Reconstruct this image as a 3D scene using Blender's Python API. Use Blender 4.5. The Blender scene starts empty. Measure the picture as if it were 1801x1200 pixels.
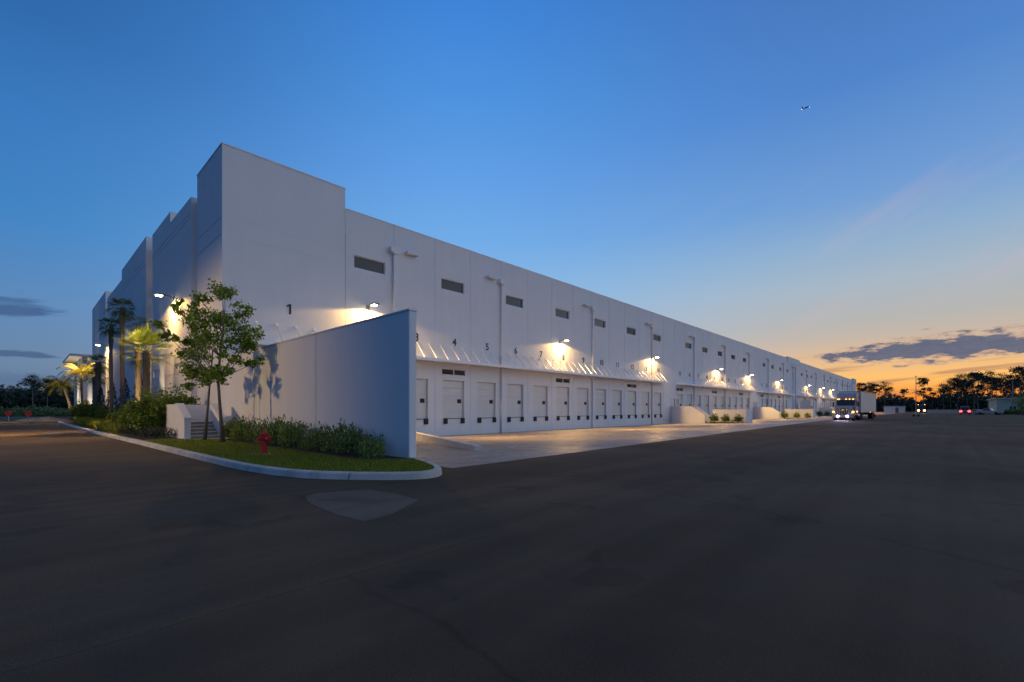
import bpy, bmesh, math, random
from mathutils import Vector, Matrix
R = math.radians
random.seed(7)
scn = bpy.context.scene
COL = scn.collection

# ------------------------------------------------------------------ camera
cam_d = bpy.data.cameras.new('camera')
cam = bpy.data.objects.new('camera', cam_d)
COL.objects.link(cam)
cam.location = (0, 0, 1.5)
cam.rotation_euler = (R(90), 0, R(-47))
cam_d.sensor_width = 36
cam_d.lens = 16.09
cam_d.shift_y = 0.0666
cam_d.clip_start = 0.05
cam_d.clip_end = 6000
scn.camera = cam

# ------------------------------------------------------------------ render settings
scn.view_settings.view_transform = 'Standard'
scn.view_settings.look = 'None'
scn.view_settings.exposure = 0.16
scn.view_settings.gamma = 1
try:
    scn.cycles.use_denoising = True
    scn.cycles.denoiser = 'OPENIMAGEDENOISE'
except Exception:
    pass
scn.cycles.max_bounces = 6
scn.cycles.diffuse_bounces = 4
scn.cycles.glossy_bounces = 3
scn.cycles.sample_clamp_indirect = 3

def lin(r, g, b, a=1.0):
    f = lambda c: (c / 255 / 12.92) if c / 255 <= 0.04045 else ((c / 255 + 0.055) / 1.055) ** 2.4
    return (f(r), f(g), f(b), a)

# ------------------------------------------------------------------ sky (dusk)
W = bpy.data.worlds.new('World')
scn.world = W
W.use_nodes = True
nt = W.node_tree
nt.nodes.clear()
N = nt.nodes.new
L = nt.links.new

def wmath(op, a, b=None, c=None, clamp=False):
    n = N('ShaderNodeMath')
    n.operation = op
    n.use_clamp = clamp
    for i, v in enumerate((a, b, c)):
        if v is None:
            continue
        if isinstance(v, (int, float)):
            n.inputs[i].default_value = v
        else:
            L(v, n.inputs[i])
    return n.outputs[0]

def wrange(v, a, b, c=0.0, d=1.0, smooth=True):
    n = N('ShaderNodeMapRange')
    n.interpolation_type = 'SMOOTHSTEP' if smooth else 'LINEAR'
    L(v, n.inputs[0])
    for i, x in enumerate((a, b, c, d)):
        n.inputs[i + 1].default_value = x
    return n.outputs[0]

def wramp(v, stops):
    n = N('ShaderNodeValToRGB')
    cr = n.color_ramp
    cr.interpolation = 'EASE' if False else 'LINEAR'
    while len(cr.elements) < len(stops):
        cr.elements.new(0.5)
    for e, (p, c) in zip(cr.elements, stops):
        e.position = p
        e.color = c
    L(v, n.inputs[0])
    return n.outputs[0]

def wmix(f, a, b, mode='MIX'):
    n = N('ShaderNodeMix')
    n.data_type = 'RGBA'
    n.blend_type = mode
    if isinstance(f, (int, float)):
        n.inputs[0].default_value = f
    else:
        L(f, n.inputs[0])
    for i, v in ((6, a), (7, b)):
        if isinstance(v, tuple):
            n.inputs[i].default_value = v
        else:
            L(v, n.inputs[i])
    return n.outputs[2]

tc = N('ShaderNodeTexCoord')
sep = N('ShaderNodeSeparateXYZ')
L(tc.outputs['Generated'], sep.inputs[0])
dx, dy, dz = sep.outputs
el = wmath('MULTIPLY', wmath('ARCSINE', dz), 57.29578)            # degrees above the horizon
az = wmath('MULTIPLY', wmath('ARCTAN2', dy, dx), 57.29578)        # degrees from the long facade's direction
el90 = wmath('DIVIDE', el, 90.0, clamp=True)
p = lambda d: d / 90.0
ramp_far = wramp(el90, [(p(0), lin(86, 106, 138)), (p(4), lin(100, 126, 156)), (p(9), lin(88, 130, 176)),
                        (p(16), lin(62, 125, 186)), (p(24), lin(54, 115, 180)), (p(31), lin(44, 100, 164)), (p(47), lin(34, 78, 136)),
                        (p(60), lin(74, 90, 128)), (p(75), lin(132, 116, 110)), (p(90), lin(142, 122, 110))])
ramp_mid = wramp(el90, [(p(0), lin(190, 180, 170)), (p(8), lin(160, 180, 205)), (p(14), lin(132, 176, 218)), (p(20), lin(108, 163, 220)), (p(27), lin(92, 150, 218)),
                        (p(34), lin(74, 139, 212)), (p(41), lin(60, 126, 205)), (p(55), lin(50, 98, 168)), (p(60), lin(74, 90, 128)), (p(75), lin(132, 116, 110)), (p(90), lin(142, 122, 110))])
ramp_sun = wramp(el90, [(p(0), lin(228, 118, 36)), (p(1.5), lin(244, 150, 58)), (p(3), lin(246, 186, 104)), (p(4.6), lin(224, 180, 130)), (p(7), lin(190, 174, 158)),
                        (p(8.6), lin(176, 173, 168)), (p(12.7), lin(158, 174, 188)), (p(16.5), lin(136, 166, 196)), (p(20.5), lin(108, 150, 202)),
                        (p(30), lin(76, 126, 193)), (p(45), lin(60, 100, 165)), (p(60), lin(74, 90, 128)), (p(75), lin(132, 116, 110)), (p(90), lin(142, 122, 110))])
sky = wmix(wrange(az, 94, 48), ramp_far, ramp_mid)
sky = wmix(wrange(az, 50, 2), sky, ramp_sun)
# away from the picture: a deep blue sky on the left ...
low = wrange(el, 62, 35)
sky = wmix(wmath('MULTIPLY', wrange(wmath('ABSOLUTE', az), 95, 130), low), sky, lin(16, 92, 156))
# ... and, opposite the long facade, an unseen pale blue-grey belt added to light it
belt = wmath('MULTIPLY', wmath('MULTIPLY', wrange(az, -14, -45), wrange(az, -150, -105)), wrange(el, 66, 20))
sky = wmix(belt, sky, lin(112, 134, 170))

# clouds, in azimuth / elevation
comb = N('ShaderNodeCombineXYZ')
L(wmath('MULTIPLY', az, 0.22), comb.inputs[0])
L(wmath('MULTIPLY', el, 0.75), comb.inputs[1])
def wnoise(scale, detail=6, rough=0.6, src=None, off=0.0):
    n = N('ShaderNodeTexNoise')
    n.inputs['Scale'].default_value = scale
    n.inputs['Detail'].default_value = detail
    n.inputs['Roughness'].default_value = rough
    m = N('ShaderNodeMapping')
    m.inputs['Location'].default_value = (off, off * 0.7, off * 1.3)
    L(src or comb.outputs[0], m.inputs[0])
    L(m.outputs[0], n.inputs['Vector'])
    return n.outputs[0]
n1 = wnoise(1.0, 7, 0.62, off=3.1)
def band(c_el, half, wob, n, az0, az1, az2=None, az3=None, soft=0.8):
    """opacity of a cloud band around elevation c_el between azimuths"""
    d = wmath('ABSOLUTE', wmath('SUBTRACT', el, c_el))
    dens = wmath('SUBTRACT', 1.0, wmath('DIVIDE', d, half))
    dens = wmath('ADD', dens, wmath('MULTIPLY', wmath('SUBTRACT', n, 0.5), wob))
    m = wrange(az, az0, az1)
    if az2 is not None:
        m = wmath('MULTIPLY', m, wrange(az, az2, az3))
    dens = wmath('SUBTRACT', dens, wmath('MULTIPLY', wmath('SUBTRACT', 1.0, m), 1.6))
    return wrange(dens, 0.0, soft)
# the grey cloud bank over the sunset, thicker to the right, lower left end
c_el = wmath('ADD', 5.55, wmath('MULTIPLY', az, -0.02))
halfw = wrange(az, 11, 0, 0.45, 1.55)
d = wmath('ABSOLUTE', wmath('SUBTRACT', el, c_el))
dens = wmath('SUBTRACT', 1.0, wmath('DIVIDE', d, halfw))
ncl = wnoise(2.3, 8, 0.66, off=8.3)
dens = wmath('ADD', dens, wmath('MULTIPLY', wmath('SUBTRACT', ncl, 0.5), 3.0))
dens = wmath('SUBTRACT', dens, wmath('MULTIPLY', wrange(az, 7.5, 13.5), 1.8))
bank = wrange(dens, 0.0, 0.6)
bank_col = wmix(wnoise(3.0, 6, 0.6, off=21.0), lin(70, 82, 110), lin(112, 114, 128))
rim = wmath('MULTIPLY', wmath('MULTIPLY', bank, wmath('SUBTRACT', 1.0, bank)), 4.0)
sky = wmix(wmath('MULTIPLY', bank, 0.98), sky, bank_col)
sky = wmix(wmath('MULTIPLY', rim, 0.30), sky, lin(236, 190, 150))
# thin streaks low over the sunset
st = N('ShaderNodeCombineXYZ')
L(wmath('MULTIPLY', az, 0.10), st.inputs[0])
L(wmath('ADD', wmath('MULTIPLY', el, 1.7), wmath('MULTIPLY', az, 0.11)), st.inputs[1])
nst = wnoise(1.0, 4, 0.5, src=st.outputs[0], off=5.4)
lowm = wmath('MULTIPLY', wrange(el, 0.3, 1.4), wrange(el, 6.0, 3.4))
sm = wmath('MULTIPLY', wmath('MULTIPLY', wrange(nst, 0.50, 0.66), lowm), wrange(az, 20, 8))
sky = wmix(wmath('MULTIPLY', sm, 0.62), sky, lin(158, 112, 96))
# pale high wisps with a pink tint
ws = N('ShaderNodeCombineXYZ')
L(wmath('MULTIPLY', az, 0.045), ws.inputs[0])
L(wmath('ADD', wmath('MULTIPLY', el, 0.20), wmath('MULTIPLY', az, 0.10)), ws.inputs[1])
nw = wnoise(1.0, 5, 0.55, src=ws.outputs[0], off=1.7)
wm = wmath('MULTIPLY', wmath('MULTIPLY', wrange(nw, 0.50, 0.72), wrange(el, 26, 15)), wmath('MULTIPLY', wrange(az, 34, 6), wrange(el, 6, 10)))
sky = wmix(wmath('MULTIPLY', wm, 0.22), sky, lin(206, 172, 178))
# dark clouds low on the left
lst = N('ShaderNodeCombineXYZ')
L(wmath('MULTIPLY', az, 0.16), lst.inputs[0])
L(wmath('ADD', wmath('MULTIPLY', el, 1.1), wmath('MULTIPLY', az, 0.10)), lst.inputs[1])
n3 = wnoise(1.0, 7, 0.6, src=lst.outputs[0], off=30.2)
lc1 = band(8.35, 1.3, 3.4, n3, 83.8, 90.5, soft=0.8)
n2 = wnoise(1.0, 6, 0.6, off=14.4)
lc2 = band(4.6, 0.4, 3.0, n3, 86.0, 89.5, soft=0.6)
lc3 = band(2.6, 0.9, 2.6, n1, 80.0, 84.0, soft=1.3)
sky = wmix(wmath('MULTIPLY', lc1, 0.8), sky, lin(58, 86, 128))
sky = wmix(wmath('MULTIPLY', lc2, 0.8), sky, lin(64, 88, 126))
sky = wmix(wmath('MULTIPLY', lc3, 0.5), sky, lin(66, 90, 128))

nish = N('ShaderNodeTexSky')
nish.sky_type = 'NISHITA'
nish.sun_disc = False
nish.sun_elevation = R(1.0)
nish.sun_rotation = R(150)            # the same bearing as the glow lamp below
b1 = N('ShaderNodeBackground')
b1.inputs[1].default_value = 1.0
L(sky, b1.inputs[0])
b2 = N('ShaderNodeBackground')
L(nish.outputs[0], b2.inputs[0])
b2.inputs[1].default_value = 0.002
addn = N('ShaderNodeAddShader')
L(b1.outputs[0], addn.inputs[0])
L(b2.outputs[0], addn.inputs[1])
wo = N('ShaderNodeOutputWorld')
L(addn.outputs[0], wo.inputs[0])

# the afterglow: one broad, soft sun from the right, behind the camera
sun_d = bpy.data.lights.new('afterglow', 'SUN')
sun_d.energy = 0.40
sun_d.angle = R(60)
sun_d.color = (0.84, 0.93, 1.0)
sun = bpy.data.objects.new('afterglow', sun_d)
COL.objects.link(sun)
sa, se = R(-60), R(16)
sdir = Vector((math.cos(sa) * math.cos(se), math.sin(sa) * math.cos(se), math.sin(se)))
sun.rotation_euler = sdir.to_track_quat('Z', 'Y').to_euler()

# ------------------------------------------------------------------ materials
MATS = {}
def mat(name, col, rough=0.7, metal=0.0, var=0.0, scale=3.0, bump=0.0, bscale=40.0, emit=None, estr=0.0, spec=None, stretch=None, col2=None):
    if name in MATS:
        return MATS[name]
    m = bpy.data.materials.new(name)
    m.use_nodes = True
    t = m.node_tree
    b = t.nodes['Principled BSDF']
    b.inputs['Base Color'].default_value = (*col[:3], 1)
    b.inputs['Roughness'].default_value = rough
    b.inputs['Metallic'].default_value = metal
    if spec is not None:
        b.inputs['Specular IOR Level'].default_value = spec
    if emit:
        b.inputs['Emission Color'].default_value = (*emit[:3], 1)
        b.inputs['Emission Strength'].default_value = estr
    c = t.nodes.new('ShaderNodeTexCoord')
    src = c.outputs['Object']
    if stretch:
        mp = t.nodes.new('ShaderNodeMapping')
        mp.inputs['Scale'].default_value = stretch
        t.links.new(src, mp.inputs[0])
        src = mp.outputs[0]
    if var or col2:
        n = t.nodes.new('ShaderNodeTexNoise')
        n.inputs['Scale'].default_value = scale
        n.inputs['Detail'].default_value = 6
        n.inputs['Roughness'].default_value = 0.6
        t.links.new(src, n.inputs['Vector'])
        r = t.nodes.new('ShaderNodeValToRGB')
        r.color_ramp.elements[0].position = 0.3
        r.color_ramp.elements[1].position = 0.7
        lo = tuple(x * (1 - var) for x in col[:3]) if not col2 else col[:3]
        hi = tuple(min(1, x * (1 + var)) for x in col[:3]) if not col2 else col2[:3]
        r.color_ramp.elements[0].color = (*lo, 1)
        r.color_ramp.elements[1].color = (*hi, 1)
        t.links.new(n.outputs[0], r.inputs[0])
        t.links.new(r.outputs[0], b.inputs['Base Color'])
    if bump:
        n2 = t.nodes.new('ShaderNodeTexNoise')
        n2.inputs['Scale'].default_value = bscale
        n2.inputs['Detail'].default_value = 4
        t.links.new(c.outputs['Object'], n2.inputs['Vector'])
        bp = t.nodes.new('ShaderNodeBump')
        bp.inputs['Strength'].default_value = bump
        bp.inputs['Distance'].default_value = 0.02
        t.links.new(n2.outputs[0], bp.inputs['Height'])
        t.links.new(bp.outputs[0], b.inputs['Normal'])
    MATS[name] = m
    return m

def leaf_mat(name, dark, light, trans=0.25, rough=0.5):
    if name in MATS:
        return MATS[name]
    m = bpy.data.materials.new(name)
    m.use_nodes = True
    t = m.node_tree
    b = t.nodes['Principled BSDF']
    g = t.nodes.new('ShaderNodeNewGeometry')
    r = t.nodes.new('ShaderNodeValToRGB')
    r.color_ramp.elements[0].color = (*dark, 1)
    r.color_ramp.elements[1].color = (*light, 1)
    t.links.new(g.outputs['Random Per Island'], r.inputs[0])
    t.links.new(r.outputs[0], b.inputs['Base Color'])
    b.inputs['Roughness'].default_value = rough
    tr = t.nodes.new('ShaderNodeBsdfTranslucent')
    t.links.new(r.outputs[0], tr.inputs[0])
    mx = t.nodes.new('ShaderNodeMixShader')
    mx.inputs[0].default_value = trans
    t.links.new(b.outputs[0], mx.inputs[1])
    t.links.new(tr.outputs[0], mx.inputs[2])
    t.links.new(mx.outputs[0], t.nodes['Material Output'].inputs[0])
    MATS[name] = m
    return m

def wall_mat(name, col, stain=0.06):
    """painted tilt-up concrete: faint cloudy tone, thin vertical weather streaks, fine bump"""
    m = bpy.data.materials.new(name)
    m.use_nodes = True
    t = m.node_tree
    b = t.nodes['Principled BSDF']
    b.inputs['Roughness'].default_value = 0.75
    c = t.nodes.new('ShaderNodeTexCoord')
    def nz(scale, stretch, detail=5):
        mp = t.nodes.new('ShaderNodeMapping')
        mp.inputs['Scale'].default_value = stretch
        t.links.new(c.outputs['Object'], mp.inputs[0])
        n = t.nodes.new('ShaderNodeTexNoise')
        n.inputs['Scale'].default_value = scale
        n.inputs['Detail'].default_value = detail
        t.links.new(mp.outputs[0], n.inputs['Vector'])
        return n.outputs[0]
    a = nz(0.35, (1, 1, 1))
    s = nz(1.6, (1, 1, 0.05))
    mul = t.nodes.new('ShaderNodeMath'); mul.operation = 'ADD'
    t.links.new(a, mul.inputs[0]); t.links.new(s, mul.inputs[1])
    mr = t.nodes.new('ShaderNodeMapRange')
    t.links.new(mul.outputs[0], mr.inputs[0])
    for i, v in enumerate((0.7, 1.3, 1 - stain, 1.0)):
        mr.inputs[i + 1].default_value = v
    mc = t.nodes.new('ShaderNodeMix'); mc.data_type = 'RGBA'; mc.blend_type = 'MULTIPLY'
    mc.inputs[0].default_value = 1
    mc.inputs[6].default_value = (*col, 1)
    t.links.new(mr.outputs[0], mc.inputs[7])
    t.links.new(mc.outputs[2], b.inputs['Base Color'])
    bp = t.nodes.new('ShaderNodeBump')
    bp.inputs['Strength'].default_value = 0.12
    bp.inputs['Distance'].default_value = 0.02
    t.links.new(nz(18, (1, 1, 1)), bp.inputs['Height'])
    t.links.new(bp.outputs[0], b.inputs['Normal'])
    MATS[name] = m
    return m

def pave_mat(name, dark, light, rough=(0.75, 0.95), grain=70, grid=None, joint=None, cracks=False):
    """asphalt or concrete paving: broad mottling, stains, fine grain, optional sawn joints"""
    m = bpy.data.materials.new(name)
    m.use_nodes = True
    t = m.node_tree
    b = t.nodes['Principled BSDF']
    c = t.nodes.new('ShaderNodeTexCoord')
    def nz(scale, detail=6, rough=0.6):
        n = t.nodes.new('ShaderNodeTexNoise')
        n.inputs['Scale'].default_value = scale
        n.inputs['Detail'].default_value = detail
        n.inputs['Roughness'].default_value = rough
        t.links.new(c.outputs['Object'], n.inputs['Vector'])
        return n.outputs[0]
    big, mid, fine = nz(0.16, 5), nz(1.1, 6), nz(grain, 3, 0.7)
    def mth(op, a, b_):
        n = t.nodes.new('ShaderNodeMath'); n.operation = op
        for i, v in enumerate((a, b_)):
            if isinstance(v, (int, float)): n.inputs[i].default_value = v
            else: t.links.new(v, n.inputs[i])
        return n.outputs[0]
    f = mth('ADD', mth('MULTIPLY', big, 0.5), mth('ADD', mth('MULTIPLY', mid, 0.25), mth('MULTIPLY', fine, 0.25)))
    r = t.nodes.new('ShaderNodeValToRGB')
    r.color_ramp.elements[0].position = 0.40
    r.color_ramp.elements[1].position = 0.61
    r.color_ramp.elements[0].color = (*dark, 1)
    r.color_ramp.elements[1].color = (*light, 1)
    t.links.new(f, r.inputs[0])
    out = r.outputs[0]
    def mult(c0, f0, a0, b0, lo, hi):
        q = t.nodes.new('ShaderNodeMapRange')
        t.links.new(f0, q.inputs[0])
        for i, x in enumerate((a0, b0, lo, hi)): q.inputs[i + 1].default_value = x
        mm_ = t.nodes.new('ShaderNodeMix'); mm_.data_type = 'RGBA'; mm_.blend_type = 'MULTIPLY'; mm_.inputs[0].default_value = 1
        t.links.new(c0, mm_.inputs[6]); t.links.new(q.outputs[0], mm_.inputs[7])
        return mm_.outputs[2]
    def nzs(scale, stretch, off):
        mp = t.nodes.new('ShaderNodeMapping')
        mp.inputs['Scale'].default_value = stretch; mp.inputs['Location'].default_value = (off, off, 0)
        t.links.new(c.outputs['Object'], mp.inputs[0])
        n = t.nodes.new('ShaderNodeTexNoise'); n.inputs['Scale'].default_value = scale; n.inputs['Detail'].default_value = 5
        t.links.new(mp.outputs[0], n.inputs['Vector'])
        return n.outputs[0]
    out = mult(out, nzs(1.0, (0.05, 1.6, 1), 3.0), 0.40, 0.60, 0.90, 1.08)
    out = mult(out, nzs(0.9, (1, 1, 1), 17.0), 0.62, 0.645, 1.0, 0.80)
    out = mult(out, nzs(170.0, (1, 1, 1), 1.0), 0.30, 0.70, 0.62, 1.38)
    if cracks:
        v = t.nodes.new('ShaderNodeTexVoronoi')
        v.feature = 'DISTANCE_TO_EDGE'
        v.inputs['Scale'].default_value = 0.16
        wv = t.nodes.new('ShaderNodeMix'); wv.data_type = 'RGBA'; wv.inputs[0].default_value = 0.35
        n = t.nodes.new('ShaderNodeTexNoise'); n.inputs['Scale'].default_value = 0.9
        t.links.new(c.outputs['Object'], n.inputs['Vector'])
        t.links.new(c.outputs['Object'], wv.inputs[6]); t.links.new(n.outputs[1], wv.inputs[7])
        t.links.new(wv.outputs[2], v.inputs['Vector'])
        mr = t.nodes.new('ShaderNodeMapRange')
        t.links.new(v.outputs[0], mr.inputs[0])
        for i, x in enumerate((0.0, 0.004, 0.8, 1.0)): mr.inputs[i + 1].default_value = x
        mc = t.nodes.new('ShaderNodeMix'); mc.data_type = 'RGBA'; mc.blend_type = 'MULTIPLY'; mc.inputs[0].default_value = 1
        t.links.new(out, mc.inputs[6]); t.links.new(mr.outputs[0], mc.inputs[7])
        out = mc.outputs[2]
    if grid:
        br = t.nodes.new('ShaderNodeTexBrick')
        br.offset = 0
        br.inputs['Color1'].default_value = (1, 1, 1, 1)
        br.inputs['Color2'].default_value = (0.90, 0.90, 0.90, 1)
        br.inputs['Mortar'].default_value = (0.45, 0.45, 0.45, 1)
        br.inputs['Scale'].default_value = 1
        br.inputs['Mortar Size'].default_value = 0.018
        br.inputs['Brick Width'].default_value = grid[0]
        br.inputs['Row Height'].default_value = grid[1]
        t.links.new(c.outputs['Object'], br.inputs['Vector'])
        mc = t.nodes.new('ShaderNodeMix'); mc.data_type = 'RGBA'; mc.blend_type = 'MULTIPLY'; mc.inputs[0].default_value = 1
        t.links.new(out, mc.inputs[6]); t.links.new(br.outputs[0], mc.inputs[7])
        out = mc.outputs[2]
    t.links.new(out, b.inputs['Base Color'])
    b.inputs['Specular IOR Level'].default_value = 0.5 if grid else 0.12
    mr = t.nodes.new('ShaderNodeMapRange')
    t.links.new(mid, mr.inputs[0])
    for i, x in enumerate((0.35, 0.65, rough[0], rough[1])): mr.inputs[i + 1].default_value = x
    t.links.new(mr.outputs[0], b.inputs['Roughness'])
    bp = t.nodes.new('ShaderNodeBump')
    bp.inputs['Strength'].default_value = 0.35
    bp.inputs['Distance'].default_value = 0.006
    t.links.new(fine, bp.inputs['Height'])
    t.links.new(bp.outputs[0], b.inputs['Normal'])
    MATS[name] = m
    return m

WHITE = wall_mat('white_painted_concrete', (0.74, 0.74, 0.75))
TRIM = mat('white_painted_metal', (0.72, 0.72, 0.73), 0.45, var=0.05)
DOORP = mat('dock_door_panel', (0.66, 0.65, 0.62), 0.5, var=0.05, scale=1.2)
BLACK = mat('black_rubber', (0.012, 0.012, 0.013), 0.7, var=0.2)
GLASSD = mat('dark_window_glass', (0.018, 0.021, 0.026), 0.06, spec=0.5)
NUM = mat('dark_grey_paint', (0.02, 0.021, 0.024), 0.6)
LOUV = mat('grey_louvre_metal', (0.10, 0.095, 0.085), 0.55)
STEEL = mat('galvanised_steel', (0.38, 0.39, 0.40), 0.4, metal=0.7, var=0.1, scale=8)
GREYM = mat('grey_metal', (0.16, 0.165, 0.17), 0.45, metal=0.4)
ROD = mat('polished_tie_rod', (0.78, 0.78, 0.78), 0.28, metal=0.6)
LENS = mat('lit_lamp_lens', (1, 0.9, 0.7), 0.3, emit=(1.0, 0.78, 0.46), estr=60)
CONC = mat('pale_concrete', (0.58, 0.56, 0.53), 0.8, var=0.14, scale=2.2, bump=0.25, bscale=50)
KERBM = None
STEP = mat('step_concrete', (0.30, 0.29, 0.27), 0.85, var=0.15, scale=3)
BARK = mat('brown_bark', (0.15, 0.125, 0.10), 0.9, var=0.35, scale=12, bump=0.8, bscale=30, stretch=(1, 1, 0.25))
PALMB = mat('palm_trunk_fibre', (0.17, 0.135, 0.10), 0.9, var=0.3, scale=9, bump=0.9, bscale=20)
PINEB = mat('pine_bark', (0.17, 0.13, 0.105), 0.9, var=0.3, scale=4)
SOIL = mat('dark_mulch', (0.045, 0.030, 0.022), 0.95, var=0.4, scale=14, bump=0.9, bscale=35)
GRASSB = mat('lawn_soil', (0.045, 0.065, 0.018), 0.95, var=0.3, scale=5, bump=0.5, bscale=60)
L_OAK = leaf_mat('oak_leaf', (0.06, 0.12, 0.008), (0.30, 0.42, 0.035), 0.35)
L_HEDGE = leaf_mat('hedge_leaf', (0.05, 0.11, 0.014), (0.27, 0.35, 0.07), 0.25)
L_SHRUB = leaf_mat('shrub_leaf', (0.045, 0.095, 0.008), (0.21, 0.29, 0.022), 0.25)
L_HOLLY = leaf_mat('holly_leaf', (0.012, 0.026, 0.012), (0.04, 0.065, 0.028), 0.15)
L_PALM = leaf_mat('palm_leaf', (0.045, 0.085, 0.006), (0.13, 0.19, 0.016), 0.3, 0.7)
L_PALMY = leaf_mat('yellow_palm_leaf', (0.10, 0.13, 0.006), (0.28, 0.24, 0.012), 0.3, 0.7)  # palm leaf in a yellower, paler tone
L_GRASS = leaf_mat('grass_blade', (0.13, 0.16, 0.008), (0.30, 0.33, 0.02), 0.3)
L_PINE = leaf_mat('pine_needles', (0.010, 0.017, 0.008), (0.035, 0.045, 0.018), 0.1)
L_WOOD = leaf_mat('wood_leaf', (0.016, 0.034, 0.022), (0.06, 0.085, 0.042), 0.12)
L_FIELD = leaf_mat('field_weed', (0.05, 0.09, 0.024), (0.14, 0.20, 0.05), 0.2)
ASPH = pave_mat('lot_asphalt', (0.066, 0.047, 0.030), (0.133, 0.095, 0.061), cracks=True, grain=55)
ASPH2 = pave_mat('lane_asphalt', (0.070, 0.051, 0.032), (0.132, 0.096, 0.062), rough=(0.75, 0.95), grain=60)
ASPH3 = pave_mat('patch_asphalt', (0.125, 0.100, 0.074), (0.185, 0.150, 0.112), grain=60)
APRON = pave_mat('apron_concrete', (0.19, 0.158, 0.128), (0.39, 0.33, 0.275), rough=(0.26, 0.62), grain=40, grid=(4.5, 4.5))
KERBM = pave_mat('kerb_concrete', (0.44, 0.42, 0.39), (0.70, 0.67, 0.62), rough=(0.7, 0.9), grain=45, grid=(400.0, 3.05))
FIELD = mat('field_ground', (0.05, 0.06, 0.03), 0.95, var=0.4, scale=0.4)
SAND = mat('sandy_soil', (0.22, 0.20, 0.17), 0.95, var=0.25, scale=0.8, bump=0.5, bscale=4)
RED = mat('hydrant_red', (0.48, 0.022, 0.022), 0.4, var=0.15, scale=10)
SIGNR = mat('red_sign_face', (0.55, 0.012, 0.02), 0.4)
CABP = mat('truck_white_paint', (0.36, 0.38, 0.42), 0.25, spec=0.6)
TRAILW = mat('trailer_white_panel', (0.66, 0.60, 0.52), 0.5, var=0.06, scale=1)
GRILL = mat('dark_grille', (0.03, 0.03, 0.035), 0.4, metal=0.4)
CHROME = mat('chrome', (0.7, 0.7, 0.72), 0.15, metal=1.0)
TYRE = mat('tyre_rubber', (0.015, 0.015, 0.015), 0.85)
SCREEN = mat('windshield_glass', (0.012, 0.014, 0.018), 0.08, spec=0.9)
HEADL = mat('lit_headlight', (0.9, 0.9, 1), 0.2, emit=(0.70, 0.58, 1.0), estr=40)
HEADW = mat('lit_warm_headlight', (1, 0.9, 0.8), 0.2, emit=(1.0, 0.50, 0.20), estr=9)
AMBER = mat('lit_amber_lens', (1, 0.5, 0.1), 0.3, emit=(1.0, 0.42, 0.06), estr=7)
TAIL = mat('lit_tail_light', (1, 0.05, 0.05), 0.3, emit=(1.0, 0.03, 0.03), estr=12)
NAVL = mat('lit_navigation_lamp', (1, 1, 1), 0.3, emit=(0.9, 0.95, 1.0), estr=4)
PLANE = mat('aircraft_dark_skin', (0.02, 0.03, 0.06), 0.5)
BEIGE = mat('beige_wall', (0.66, 0.58, 0.40), 0.8, var=0.08, scale=1)
ROOFM = mat('grey_roof_membrane', (0.4, 0.4, 0.4), 0.8)
POLE = mat('grey_pole_metal', (0.30, 0.30, 0.30), 0.5, metal=0.3)

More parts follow.
